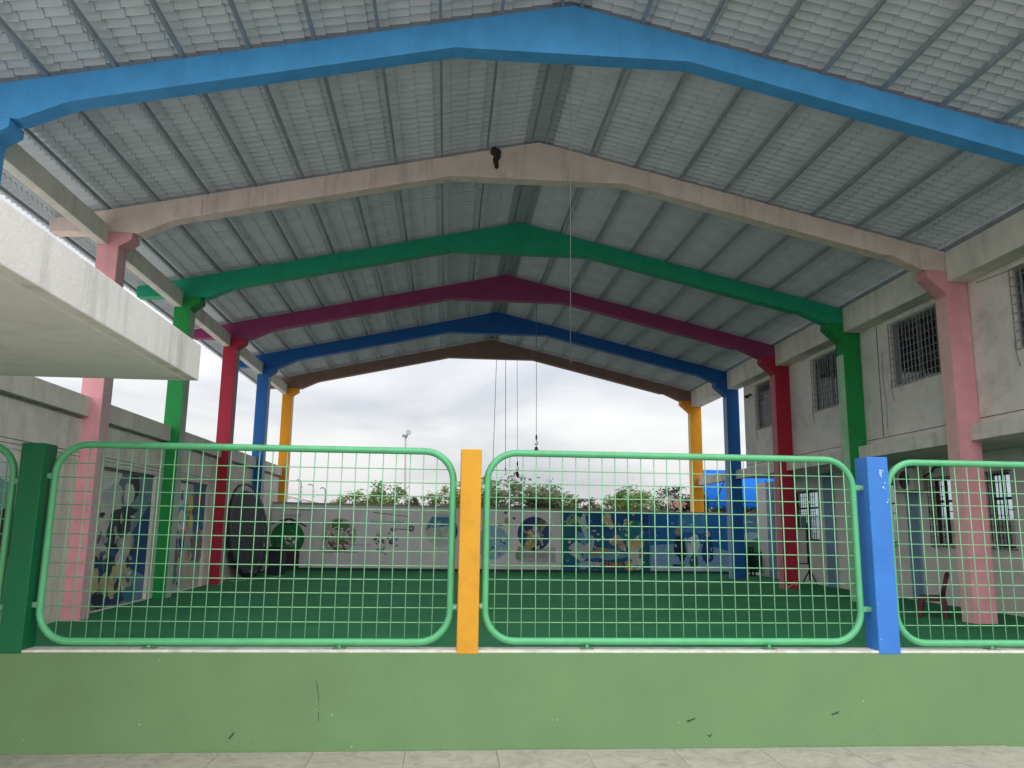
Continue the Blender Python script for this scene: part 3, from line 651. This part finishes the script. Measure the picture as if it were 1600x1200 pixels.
discpic(1.9, 1.14, .66, [(140,178,204)] + confetti(1.95,1.1,.45,26,[(104,144,174),(190,208,216),(70,86,100),(160,192,210)],1300,.03,.09), 'pale blue round painting right of the yellow post')
discpic(3.58, 1.52, .68, [(36,68,124)] + [([(3.4,1.9),(3.9,2.1),(4.1,1.9),(3.7,1.5)], (112,100,84)), ([(3.75,1.55),(3.82,1.5),(4.15,1.95),(4.05,2.0)], (150,132,104)), (blob(3.45,1.2,.26,.3,wob=.2,seed=70), (156,156,92)), (blob(3.3,1.75,.16,.28,wob=.1,seed=71), (176,150,130)), (blob(3.4,1.9,.22,.3,wob=.2,seed=72), (48,54,124)), (blob(3.62,1.55,.14,.35,wob=.2,seed=73), (190,190,186))] + confetti(3.6,1.3,.4,34,[(60,100,164),(140,120,104),(190,188,160),(40,60,110),(206,200,190)],1400,.03,.08), 'deep blue round painting with ochre patches')
for x0, x1, c in ((2.95,5.0-.55,(170,172,176)),): picture('painted_picture', [(rect(x0,.38,x1,.98), c), (blob(2.98,.7,.12,.34,wob=.2,seed=80), (120,150,126))], back_place, (2.7,4.6,.3,1.05), bw, 'pale painted caption box under the deep blue round painting')
def panel(x0, x1, base, patches, label):
    b = MB(); b.box(x0, x1, BY-0.022, BY-0.003, 0.08, ztop(x0)-0.09); pn = b.build('printed_panel', base, bw); pn['label'] = label
    return picture('print', patches, lambda u,z,l: (u, BY-0.0245-l, z), (x0+.015,x1-.015,.095,ztop(x0)-.105), pn)
PB = mat('panel_blue', srgb(28,92,136), 0.5, 0.1, 2)
p = [(rect(4.6,0,8.4,2.6), (18,92,130)), ([(4.6,2.6),(8.4,2.6),(8.4,1.9),(6.5,1.6),(4.6,2.1)], (14,74,134)), (blob(5.2,1.5,.5,.9,wob=.2,seed=200), (16,100,112)), (blob(5.15,2.1,.26,.22,wob=.2,seed=201), (130,170,130)), (blob(7.6,1.6,.6,.4,wob=.2,seed=202), (24,120,128)),
     (blob(5.55,.95,.45,.5,wob=.2,seed=203), (172,186,190)), (blob(5.6,1.35,.32,.25,wob=.15,seed=204), (84,150,186)), (blob(6.5,.72,.85,.22,wob=.2,rot=.1,seed=205), (110,150,176)), (blob(6.25,.85,.4,.14,wob=.3,seed=206), (150,128,104)), (blob(7.0,1.2,.3,.28,wob=.25,seed=207), (178,150,130)),
     (blob(7.75,1.1,.3,.36,wob=.2,seed=208), (190,176,128)), (blob(7.75,.6,.3,.42,wob=.2,seed=209), (196,192,188)), (blob(6.6,2.1,.18,.35,wob=.3,seed=210), (190,176,150)), (blob(5.6,1.9,.16,.4,wob=.3,seed=211), (176,196,204)), (blob(6.8,.3,.5,.16,wob=.1,seed=212), (96,72,66)), (blob(5.8,.32,.4,.16,wob=.25,seed=213), (150,176,190)), (blob(7.5,.28,.22,.18,wob=.2,seed=214), (186,168,110)), (blob(8.0,.75,.12,.18,wob=.2,seed=215), (170,56,66))]
p += confetti(6.4,1.3,1.9,150,[(196,204,200),(28,84,136),(56,150,164),(206,190,140),(140,110,96),(20,70,118),(110,176,194),(216,216,210)],1500,.025,.10)
p += [(rect(6.35+i*.14,.2,6.43+i*.14,.42), (170,120,110)) for i in range(6)]
panel(4.69, 8.32, PB, p, 'blue and teal printed panel crowded with pale patches')
p = [(rect(8.3,0,11.7,2.6), (26,100,168)), ([(8.3,0),(11.7,0),(11.7,.9),(10.2,1.25),(8.3,1.1)], (126,160,196)), ([(8.3,0),(11.7,0),(11.7,.32),(8.3,.3)], (176,196,214)), ([(9.6,2.6),(10.8,2.6),(10.6,1.6),(9.5,1.7)], (70,134,180)), (blob(9.6,1.0,.24,.55,wob=.12,seed=301), (24,34,54)), (blob(9.55,1.7,.16,.18,wob=.1,seed=302), (150,140,120)), (blob(10.15,1.1,.25,.5,wob=.12,seed=303), (196,206,214)), (blob(10.15,.5,.16,.3,wob=.15,seed=304), (60,80,100)), (blob(10.75,.95,.22,.62,wob=.12,seed=305), (20,58,116)), (blob(10.75,1.6,.1,.14,wob=.1,seed=306), (196,170,150)), (blob(10.1,.2,.8,.05,wob=.2,seed=307), (206,214,222)), (blob(9.5,.3,.22,.08,wob=.2,seed=308), (30,36,50))]
p += confetti(10.0,1.9,1.5,40,[(120,170,206),(24,84,150),(150,190,214),(16,72,140)],1600,.02,.09)
panel(8.335, 11.66, PB, p, 'bright blue printed panel fading to icy white at its foot')
p = [(rect(11.6,0,14,2.6), (64,112,140)), ([(11.6,1.2),(14,1.2),(14,1.5),(12.6,1.7),(11.6,1.4)], (128,160,170)), ([(11.6,0),(14,0),(14,1.1),(12.9,1.45),(11.6,1.05)], (44,92,70)), ([(11.6,0),(14,0),(14,.5),(11.6,.6)], (40,76,58)), ([(12.2,.5),(12.24,.5),(12.24,2.1),(12.2,2.1)], (40,70,70)), (rect(11.9,2.08,12.7,2.12), (150,190,170))]
panel(11.675, 15.0, mat('panel_green', srgb(52,96,90), 0.5, 0.1, 2), p, 'dark green landscape print behind the dark blue column')
def lettering(body, x, z, size, M, name='lettering', shear=0.35, plane='back'):
    cu = bpy.data.curves.new('lettering', 'FONT'); cu.body = body; cu.size = size; cu.shear = shear; cu.resolution_u = 3
    ob = bpy.data.objects.new('tmp', cu); C.objects.link(ob); dg = bpy.context.evaluated_depsgraph_get(); me = bpy.data.meshes.new_from_object(ob.evaluated_get(dg)); bpy.data.objects.remove(ob)
    me.name = 'lettering'; me.transform(Matrix.Rotation(R(90), 4, 'X')); me.materials.clear()
    return link('lettering', me, M, bw, loc=(x, BY-0.008, z))
INKG = mat('ink_dark_green', srgb(46,62,60), 0.7); INKB = mat('ink_blue', srgb(92,110,160), 0.7); INKP = mat('ink_grey', srgb(120,120,124), 0.7)
lettering('Trabajo en equipo', -5.0, .68, .21, INKG); lettering('Emocionalidad', -3.05, 1.83, .23, INKB); lettering('Amistad', -6.5, 2.05, .22, INKP); lettering('Solidaridad', 3.1, .58, .24, INKP)
p = [([(-6.75,2.38),(-5.2,2.30),(-5.2,2.325),(-6.75,2.41)], (70,72,80)), ([(-2.9,2.26),(-1.5,2.12),(-1.5,2.14),(-2.9,2.29)], (60,64,70)), ([(-2.2,1.63),(-1.5,1.60),(-1.5,1.63),(-2.2,1.66)], (64,80,70)), (circ(-1.38,1.66,.12), (60,62,66)), (circ(-1.38,1.66,.07), (170,170,172)), (blob(-2.1,1.6,.12,.08,seed=5), (100,120,90)), (rect(-4.6,.98,-2.95,1.0), (96,98,104)), (blob(2.45,2.0,.09,.14,seed=6), (150,160,96)), (blob(2.2,1.85,.1,.06,seed=7), (60,90,70)), (blob(2.4,2.35,.05,.08,seed=8), (60,70,100)), (blob(2.75,2.12,.05,.06,seed=9), (50,70,90))]
picture('painted_picture', p, lambda u,z,l: back_place(u,z,l+.001), (-7,4.6,0,2.55), bw, 'thin painted lines and small marks on the grey wall')

# ------------------------------------------------------------------ things in the court
# trampoline stood on edge
a0, a1 = Vector((-6.74, 25.95, 0)), Vector((-6.22, 28.85, 0)); cD = (a0+a1)/2; ax = (a1-a0).normalized(); Rt = 1.52
nrm = Vector((ax.y, -ax.x, 0)); lean = R(7)
upv = (Vector((0,0,1))*math.cos(lean) - nrm*math.sin(lean)); nn = ax.cross(upv); nn = nn if nn.x > 0 else -nn
ctr = cD + upv*(Rt+0.05) + nrm*0.12
def tp(r, a, d=0.0): return ctr + ax*(r*math.cos(a)) + upv*(r*math.sin(a)) + nn*d
tr = thing('trampoline', 'round black trampoline standing on edge against the left wall behind the red column', 'trampoline', (cD.x, cD.y, 0))
BLK = mat('trampoline_mat', (0.030, 0.032, 0.040, 1), 0.65, 0.15, 2); WEB = mat('white_webbing', (0.62,0.62,0.62,1), 0.6)
MB().tube([tp(Rt, 2*math.pi*i/48) for i in range(48)], 0.035, 8, closed=True).build('rim', BLACKM, tr, True)
mb = MB(); mb.prism([(0,0)], 0, 0) if False else None
ring = [2*math.pi*i/40 for i in range(40)]
mb.v = [tuple(tp(Rt*.86, a, .012)) for a in ring]+[tuple(tp(Rt*.86, a, -.012)) for a in ring]; mb.f = [list(range(40)), list(range(79,39,-1))]+[[i,40+i,40+(i+1)%40,(i+1)%40] for i in range(40)]
mb.build('jumping_mat', BLK, tr)
spm = MB()
for i in range(56):
    a = 2*math.pi*i/56; da = 0.028
    spm.tube([tp(Rt*.865, a), tp(Rt*.985, a+da)], 0.012, 5); spm.tube([tp(Rt*.985, a+da), tp(Rt*.865, a+2*da)], 0.009, 5)
spm.build('spring_ring', WEB, tr)
PAD = mat('trampoline_pad', (0.020, 0.024, 0.040, 1), 0.55, 0.2, 3)
for a0_, a1_ in ((128, 200), (205, 268), (272, 335), (340, 412)):   # dark safety pad sections hanging over the springs, none at the top
    b = MB(); n = 12
    for i in range(n+1):
        a = R(a0_+(a1_-a0_)*i/n); w_ = .012*math.sin(i*2.3)
        b.v += [tuple(tp(Rt*.855+w_, a, .022)), tuple(tp(Rt*.93, a, .05)), tuple(tp(Rt*1.03, a, .035+w_)), tuple(tp(Rt*1.045, a, -.02))]
    for i in range(n):
        for j in range(3): q = i*4+j; b.f.append([q, q+1, q+5, q+4])
    b.build('safety_pad', PAD, tr, True)
for a in (R(205), R(250), R(292), R(335)):
    MB().tube([tp(Rt, a, .03), tp(Rt*1.0, a, .34), tp(Rt*.93, a+R(9), .36)], 0.022, 8).build('leg', BLACKM, tr, True)
tag(tr, tr['label'], 'trampoline')
b = MB(); sx, sy = -5.98, 29.35; b.box(sx-.26, sx+.26, sy, sy+.5, 0.0, .98); bx_ = b.build('storage_case', mat('case_navy', (0.012,0.018,0.040,1), 0.5), bevel=0.03)
tag(bx_, 'dark navy storage case standing beside the trampoline', 'case')
b = MB(); b.tube([(-6.55,25.6,.03),(-6.0,26.2,.03),(-5.6,27.3,.03),(-5.55,28.4,.03)], 0.022, 6); tag(b.build('loose_pole', mat('pole_pale', (0.30,0.31,0.33,1), 0.5), smooth=True), 'pale pole lying on the turf below the trampoline', 'pole')

# maroon plastic chair by the right pink column
def chair(name, label, M, loc, rz, sx=1.0):
    t = thing(name, label, 'chair', loc, None, rz)
    # faces local -X; seat 0.44 high
    b = MB(); P = []
    for i in range(9):
        for j in range(9):
            u, v = i/8-.5, j/8-.5; P.append((u*.44, v*.44, .445-0.018*math.cos(u*3)*math.cos(v*3)+ (0.02*(u+.5)**2)))
    b.v = P+[(x,y,z-.018) for x,y,z in P]
    for i in range(8):
        for j in range(8):
            a = i*9+j; b.f.append([a,a+1,a+10,a+9]); b.f.append([81+a,81+a+9,81+a+10,81+a+1])
    edge = [i*9 for i in range(9)]+[72+j for j in range(1,9)]+[i*9+8 for i in range(7,-1,-1)]+[j for j in range(7,0,-1)]
    for q in range(len(edge)):
        a, c = edge[q], edge[(q+1) % len(edge)]; b.f.append([a, 81+a, 81+c, c])
    lpart('seat', b, M, t, True)
    b = MB(); b.box(-.235,-.205,-.225,.225,.345,.445); b.box(-.205,.2,-.235,-.205,.345,.445); b.box(-.205,.2,.205,.235,.345,.445); b.box(.2,.23,-.225,.225,.345,.445); lpart('apron', b, M, t, False, .008)
    for x, y in ((-.2,-.2),(-.2,.2),(.2,-.2),(.2,.2)):
        b = MB(); q = .04; ex, ey = x*1.22, y*1.16
        b.v = [(ex-q,ey-q,0),(ex+q,ey-q,0),(ex+q,ey+q,0),(ex-q,ey+q,0),(x-q*1.4,y-q*1.4,.43),(x+q*1.4,y-q*1.4,.43),(x+q*1.4,y+q*1.4,.43),(x-q*1.4,y+q*1.4,.43)]
        b.f = [[0,3,2,1],[4,5,6,7],[0,1,5,4],[1,2,6,5],[2,3,7,6],[3,0,4,7]]; lpart('leg', b, M, t, False, .006)
    # backrest: arched frame with a centre slat, leaning back
    b = MB(); pts = [(.20,-.20,.43),(.235,-.205,.60),(.28,-.19,.78),(.305,-.13,.875),(.315,0,.90),(.305,.13,.875),(.28,.19,.78),(.235,.205,.60),(.20,.20,.43)]
    b.tube(pts, [.045,.042,.042,.046,.05,.046,.042,.042,.045], 8)
    b.v += []; lpart('backrest', b, M, t, True)
    b = MB()
    for y in (-.11, 0, .11): b.tube([(.205,y*.8,.44),(.24,y,.62),(.285,y,.80),(.31,y*.9,.885)], .034, 6)
    lpart('slat', b, M, t, True)
    return t
MAROON = mat('plastic_maroon', srgb(74,24,42), 0.4, 0.08, 6, srgb(150,130,136), 0.15, 9)
chair('plastic_chair', 'maroon plastic chair standing beside the right pink column', MAROON, (10.36, 16.62, 0.001), R(-34))

# white board on a tripod
wb = thing('easel_board', 'white board on a black tripod stand by the right wall, behind the red column', 'easel', (12.2, 26.6, 0))
MB().box(11.55, 12.24, 26.58, 26.60, .70, 1.80).build('board', mat('board_white', (0.66,0.64,0.63,1), 0.4), wb)
b = MB(); b.box(11.52,12.36,26.575,26.605,1.80,1.86); b.box(11.52,12.36,26.575,26.605,.66,.70); b.box(11.52,11.55,26.575,26.605,.70,1.80); b.box(12.24,12.27,26.575,26.605,.70,1.80); b.build('board_frame', BLACKM, wb)
MB().tube([(12.32,26.62,.12),(12.32,26.62,2.05)], .028, 8).build('pole', BLACKM, wb, True)
for dx, dy in ((-.28,-.05),(.16,.20),(.10,-.30)): MB().tube([(12.32,26.62,.45),(12.32+dx*.55,26.62+dy*.55,.25),(12.32+dx,26.62+dy,.015)], .022, 6).build('leg', BLACKM, wb, True)

# stack of green stools
GST = mat('plastic_dark_green', srgb(26,62,44), 0.45, 0.1, 5)
st = thing('plastic_stool', 'dark green plastic stool in the stack behind the dark blue right column', 'stool', (11.95, 31.2, 0), 'stacked green stools')
b = MB(); b.box(-.17,.17,-.17,.17,.40,.44); lpart('seat', b, GST, st, False, .02)
for x, y in ((-1,-1),(1,-1),(-1,1),(1,1)):
    b = MB(); b.tube([(x*.2,y*.2,0),(x*.14,y*.14,.41)], .028, 6); lpart('leg', b, GST, st)
b = MB(); b.box(-.19,.19,-.195,-.175,.16,.20); b.box(-.19,.19,.175,.195,.16,.20); lpart('stretcher', b, GST, st)
ORD = ('lowest', 'second lowest', 'third lowest', 'fourth from the bottom', 'fifth from the bottom', 'sixth from the bottom', 'seventh from the bottom', 'topmost')
for q in range(2):
    for i in range(8-2*q):
        o = st if (q == 0 and i == 0) else copy_tree(st)
        o.location = ((11.95, 31.2) if q == 0 else (12.35, 31.35))+(i*0.10,); o.location.x += random.uniform(-.01, .01)
        o['label'] = 'green stool, '+(ORD[i] if i < 7-2*q else 'topmost')+' in the '+('taller stack by the dark blue column' if q == 0 else 'shorter stack')
# mud nest on the dusty pink beam
b = MB(); rr = random.Random(5)
def lump(cx, cy, cz, rx, ry, rz, n=8, m=6, seed=0):
    r_ = random.Random(seed); base = len(b.v)
    for i in range(m+1):
        th = math.pi*i/m
        for j in range(n):
            ph = 2*math.pi*j/n; q = 1+r_.uniform(-.18,.18); b.v.append((cx+rx*q*math.sin(th)*math.cos(ph), cy+ry*q*math.sin(th)*math.sin(ph), cz+rz*q*math.cos(th)))
    for i in range(m):
        for j in range(n): b.f.append([base+i*n+j, base+i*n+(j+1)%n, base+(i+1)*n+(j+1)%n, base+(i+1)*n+j])
lump(0.80, YK[1]+.01, 9.52, .085, .05, .10, seed=1); lump(0.87, YK[1]+.01, 9.45, .075, .05, .12, seed=2); lump(0.84, YK[1]+.01, 9.32, .06, .045, .12, seed=3); lump(0.85, YK[1]+.015, 9.20, .045, .035, .08, seed=4)
nst = b.build('insect_nest', mat('nest_mud', (0.045,0.038,0.03,1), 0.95, 0.4, 30), smooth=True); tag(nst, 'dark crumbly insect nest stuck on the dusty pink rafter beam', 'nest')

# hanging cables
def cable(name, label, x, y, z0, z1, dx=0.0, hook=True, weight=None, r=0.008):
    t = thing(name, label, 'cable', (x, y, z1), 'cables hanging from the rafters')
    MB().tube([(x, y, z0), (x+dx*.5, y, (z0+z1)/2), (x+dx, y, z1)], r, 5).build('line', CABLE, t, True)
    if hook:
        b = MB(); b.tube([(x+dx, y, z1+.02)]+[(x+dx+.05*math.sin(a)-.0, y, z1-.06-.05+.05*math.cos(a)) for a in [R(d) for d in range(0, 271, 30)]], .014, 6); b.build('hook', STEEL, t, True)
        b = MB(); b.tube([(x+dx, y, z1+.16),(x+dx, y, z1+.12),(x+dx, y, z1+.02),(x+dx, y, z1-.02)], [.012,.028,.028,.012], 8); b.build('ferrule', BLACKM, t, True)
    if weight:
        b = MB(); zz = z1-.34; b.tube([(x+dx,y,zz+.13),(x+dx,y,zz+.10),(x+dx,y,zz+.02),(x+dx+.02,y,zz-.06),(x+dx+.03,y,zz-.12)], [.012,.04,.065,.045,.012], 8); b.build('weight', weight, t, True)
        MB().tube([(x+dx,y,z1-.1),(x+dx,y,zz+.12)], .012, 5).build('link', STEEL, t)
    return t
RUST = mat('rusty_red', (0.14,0.05,0.04,1), 0.7, 0.3, 20)
cable('hanging_cable', 'long thin cable hanging from the light blue beam, nearest and rightmost of the cables', 1.74, YK[0]+.2, 8.93, 4.12, 0, False, None, .006)
cable('hanging_cable', 'thin cable with a hook and a rusty red weight, above the right mesh panel', 2.73, YK[3]+.2, 8.93, 4.48, .03, True, RUST)
cable('hanging_cable', 'thin cable ending in a small dark pulley in front of the big leafy tree', 2.50, YK[4]+.2, 8.93, 4.0, .07, True, BLACKM)
cable('hanging_cable', 'thin cable with a small hook, second from the left of the hanging cables', 2.40, YK[5]+.2, 8.93, 4.1, .06, True, None, .012)
cable('hanging_cable', 'thin slanting cable, leftmost of the hanging cables', 2.0, YK[5]+.2, 8.93, 4.3, -.08, False, None, .012)

# ------------------------------------------------------------------ beyond the back wall
lr = thing('shed_roof', 'low grey shed roof sloping down behind the left end of the back wall', 'shed', (-9, 38, 0))
MB().prism([(-13,3.5),(-8.0,3.22),(-5.6,2.72),(-5.6,2.62),(-8.0,3.1),(-13,3.35)], 38, 44).build('roof', CONC, lr)
MB().box(-12.9, -5.8, 38.2, 43.8, -.03, 2.6).build('wall', CONC, lr)
for i, (x, zt) in enumerate(((-7.15,3.93),(-6.55,3.72),(-5.95,3.56))):
    words = ('leftmost and tallest', 'middle', 'rightmost and lowest')[i]
    t = thing('barbed_post', 'thin curved wire fence post over the shed roof, '+words+' of three', 'fence post', (x, 40, 2.6), 'curved wire posts behind the back wall')
    MB().tube([(x,40,2.3),(x,40,zt-.25),(x-.02,40,zt-.10),(x-.10,40,zt-.01),(x-.2,40,zt),(x-.26,40,zt-.06)], .028, 6).build('post', GRILLE, t, True)
    b = MB(); [b.tube([(x-.05,40,z),(x+.08,40,z)], .018, 5) for z in (zt-.35,zt-.6,zt-.85,zt-1.05)]; b.build('insulator', GRILLE, t)
t = thing('light_mast', 'tall thin floodlight mast far behind the back wall', 'light mast', (-3.05, 60, 0))
MB().tube([(-3.0,60,-.03),(-3.2,60,8.35)], [.10,.06], 8).build('mast', mat('mast_grey', (0.34,0.34,0.35,1), 0.6), t, True)
b = MB(); b.box(-3.45,-3.05,59.8,60.2,8.36,8.52); b.build('bracket', GRILLE, t)
b = MB(); b.tube([(-3.0,59.9,8.72),(-3.0,60.1,8.72)], .19, 14); b.build('lamp_head', mat('lamp_grey', (0.36,0.36,0.37,1), 0.5), t)
MB().tube([(-3.18,60,8.3),(-3.05,60,8.6)], .06, 6).build('arm', GRILLE, t)

# blue awnings
AW = mat('awning_blue', srgb(10,148,246), 0.5, 0.08, 1.5, srgb(8,124,216), 0.3, 1.0, transl=0.55)
def awning(x0, x1, y, label):
    t = thing('awning', label, 'awning', ((x0+x1)/2, y, 2.8), 'blue awnings behind the back wall')
    b = MB(); yb = y+1.6
    nx = 10
    for i in range(nx+1):
        x = x0+(x1-x0)*i/nx; sg = .04*math.sin(i*2.1)
        b.v += [(x, y, 2.78), (x, y+.02, 3.02), (x, (y+yb)/2, 3.72+sg*.5), (x, yb, 4.55)]
    for i in range(nx):
        for j in range(3): a = i*4+j; b.f.append([a,a+1,a+5,a+4])
    lp = b.build('canvas', AW, t, True); sm = lp.modifiers.new('thick', 'SOLIDIFY'); sm.thickness = .012
    for x in (x0+(x1-x0)*.3, x0+(x1-x0)*.75): MB().tube([(x-.25,y+.05,2.6),(x+.35,y-.05,4.0)], .03, 6).build('strut', BLACKM, t)
    b = MB(); b.tube([(x0,y-.02,3.04),(x1,y-.02,3.04)], .028, 6); b.tube([(x0,y+.75,3.70),(x1,y+.75,3.70)], .028, 6); b.build('rail', BLACKM, t)
    b = MB(); [b.tube([(x,yb+.02,-.03),(x,yb+.02,4.55)], .04, 6) for x in (x0+.1,x1-.1)]; b.build('post', BLACKM, t)
awning(11.75, 13.15, 35.2, 'blue tarpaulin awning left of the dark blue right column')
awning(13.3, 15.9, 35.2, 'blue tarpaulin awning right of the dark blue right column')

# trees: trunk, limbs, crown of single leaves
def leafmat(name, c1, c2):
    M = bpy.data.materials.new(name); M.use_nodes = True; t = M.node_tree; n = t.nodes; k = t.links; b = n['Principled BSDF']
    v = n.new('ShaderNodeVertexColor'); v.layer_name = 'leaf'; x = n.new('ShaderNodeMix'); x.data_type = 'RGBA'; x.inputs[6].default_value = c1; x.inputs[7].default_value = c2
    s = n.new('ShaderNodeSeparateColor'); k.new(v.outputs[0], s.inputs[0]); k.new(s.outputs[0], x.inputs[0]); k.new(x.outputs[2], b.inputs['Base Color']); b.inputs['Roughness'].default_value = .55
    tr_ = n.new('ShaderNodeBsdfTranslucent'); k.new(x.outputs[2], tr_.inputs[0]); ms = n.new('ShaderNodeMixShader'); ms.inputs[0].default_value = .45
    k.new(b.outputs[0], ms.inputs[1]); k.new(tr_.outputs[0], ms.inputs[2]); k.new(ms.outputs[0], n['Material Output'].inputs[0])
    return M
BARK = mat('bark', (0.12,0.095,0.07,1), 0.9, 0.3, 8)
def tree(label, x, y, h, rad, clumps, leaves, size, M, seed, ground_h=0.0, flat=0.7, cat='tree', fl=None, spread=1.0):
    rr = random.Random(seed); t = thing('tree', label, cat, (x, y, 0), 'trees beyond the back wall')
    b = MB(); tips = []
    zb = max(.6, h-rad*1.5)
    b.tube([(x,y,-.03),(x+rr.uniform(-.1,.1),y,zb*.5),(x,y,zb)], [.10,.08,.055], 7)
    for i in range(clumps):
        a = rr.uniform(0,6.28); q = rad*math.sqrt(rr.random())*spread; zz = zb + (h-zb)*(.25+.75*rr.random()*(1-.35*(q/rad)**2)); p = (x+q*math.cos(a), y+q*math.sin(a)*.8, zz-.12)
        tips.append(p)
        if i < 14: b.tube([(x,y,zb*rr.uniform(.75,1)),((x+p[0])/2+rr.uniform(-.1,.1),(y+p[1])/2,(zb+p[2])/2-.05),p], [.04,.025,.012], 5)
    b.build('trunk', BARK, t, True)
    lv = MB(); col = []
    for p in tips:
        cr = rad*rr.uniform(.16,.30); tone = rr.uniform(0,1)
        for i in range(int(leaves/clumps)):
            d = Vector((rr.gauss(0,1), rr.gauss(0,1), rr.gauss(0,1)*flat))*cr*.55; c = Vector(p)+d
            n_ = Vector((rr.gauss(0,.7), rr.gauss(0,.7), 1)).normalized(); u = n_.orthogonal().normalized(); u = Matrix.Rotation(rr.uniform(0,6.28),3,n_) @ u; w_ = n_.cross(u)
            s = size*rr.uniform(.6,1.3)
            lv.quad(c-u*s, c-w_*s*.38-u*s*.1, c+u*s-n_*s*.2, c+w_*s*.38-u*s*.1); col.append(min(1,max(0,tone*.6+rr.uniform(0,.4))))
    me = bpy.data.meshes.new('crown'); me.from_pydata(lv.v, [], lv.f); me.update(); ca = me.color_attributes.new('leaf', 'FLOAT_COLOR', 'CORNER')
    for p in me.polygons:
        for li in p.loop_indices: ca.data[li].color = (col[p.index],)*3+(1,)
    link('crown', me, M, t)
    if fl:
        b = MB(); 
        for i in range(70):
            p = (x-rad*.45+rr.gauss(0,.22), y-rad*.9, h-rad*.75+rr.gauss(0,.16)); s = .06
            b.quad((p[0]-s,p[1],p[2]),(p[0],p[1]-.02,p[2]-s),(p[0]+s,p[1],p[2]),(p[0],p[1],p[2]+s))
        b.build('blossom', fl, t)
    return t
LA = leafmat('leaf_pale', (0.12,0.19,0.06,1), (0.34,0.38,0.16,1)); LB = leafmat('leaf_grey_green', (0.08,0.13,0.06,1), (0.24,0.31,0.16,1)); LC = leafmat('leaf_fresh', (0.09,0.18,0.04,1), (0.24,0.36,0.11,1)); LD = leafmat('leaf_dark', (0.018,0.04,0.018,1), (0.06,0.10,0.04,1)); LE = leafmat('leaf_reddish', (0.10,0.08,0.05,1), (0.20,0.15,0.10,1))
tree('sparse pale yellow-green tree, leftmost of those over the back wall', -4.9, 42, 3.67, 1.15, 19, 875, .13, LA, 11)
tree('bright green leafy tree left of the light mast over the back wall', -3.1, 42, 3.97, 1.38, 26, 1625, .13, LC, 12)
tree('low sparse tree just left of the yellow fence post', 0.0, 42, 3.87, 1.26, 19, 1000, .13, LA, 13)
tree('small brownish shrub between the pale trees left of the yellow post', -1.4, 41, 3.37, 0.69, 12, 625, .09, LE, 14)
tree('big grey-green spreading tree over the back wall behind the hanging cables', 3.5, 42, 4.87, 2.30, 55, 3250, .17, LB, 15, spread=1.15)
tree('lower leafy tree under the big grey-green tree', 4.6, 40.5, 3.82, 1.72, 31, 2125, .14, LB, 16)
tree('small tree with reddish tint right of the big grey-green tree', 7.0, 42, 3.47, 0.92, 16, 875, .12, LE, 17)
tree('low green shrub right of the big tree', 6.0, 41.5, 3.52, 1.03, 14, 875, .12, LC, 171)
tree('round fresh green bushy tree over the blue printed panels', 9.7, 41, 3.94, 1.44, 40, 5250, .09, LC, 18, flat=.9)
tree('low dense pale shrub at the foot of the round bushy tree', 8.2, 41, 3.27, 0.92, 14, 875, .10, LA, 181)
tree('dark dense tree with pink blossom beside the right yellow column', 12.4, 41, 4.17, 1.55, 40, 5250, .09, LD, 19, fl=mat('blossom_salmon', (0.55,0.30,0.22,1), 0.7))
tree('dark leafy tree behind the blue awnings', 15.2, 42, 4.52, 1.84, 36, 3750, .12, LD, 20)
tree('sparse tree far behind the big tree', 1.6, 46, 3.92, 1.49, 21, 1125, .14, LA, 21)
hg = MB(); rr = random.Random(77); col = []
for i in range(5200):
    c = Vector((rr.uniform(-7,16), 43.5+rr.gauss(0,.5), 0)); c.z = 2.2+rr.random()*(.55+.25*math.sin(c.x*1.7)+.15*math.sin(c.x*4.1)); n_ = Vector((rr.gauss(0,.8), rr.gauss(0,.8), 1)).normalized(); u = n_.orthogonal().normalized(); u = Matrix.Rotation(rr.uniform(0,6.28),3,n_) @ u; w_ = n_.cross(u); s = .14*rr.uniform(.6,1.3)
    hg.quad(c-u*s, c-w_*s*.4, c+u*s, c+w_*s*.4); col.append(rr.random())
me = bpy.data.meshes.new('undergrowth'); me.from_pydata(hg.v, [], hg.f); me.update(); ca = me.color_attributes.new('leaf', 'FLOAT_COLOR', 'CORNER')
for p in me.polygons:
    for li in p.loop_indices: ca.data[li].color = (col[p.index],)*3+(1,)
o = stuff(link('undergrowth', me, LB)); o['label'] = 'tangled green undergrowth showing low over the back wall'; o['category'] = 'undergrowth'
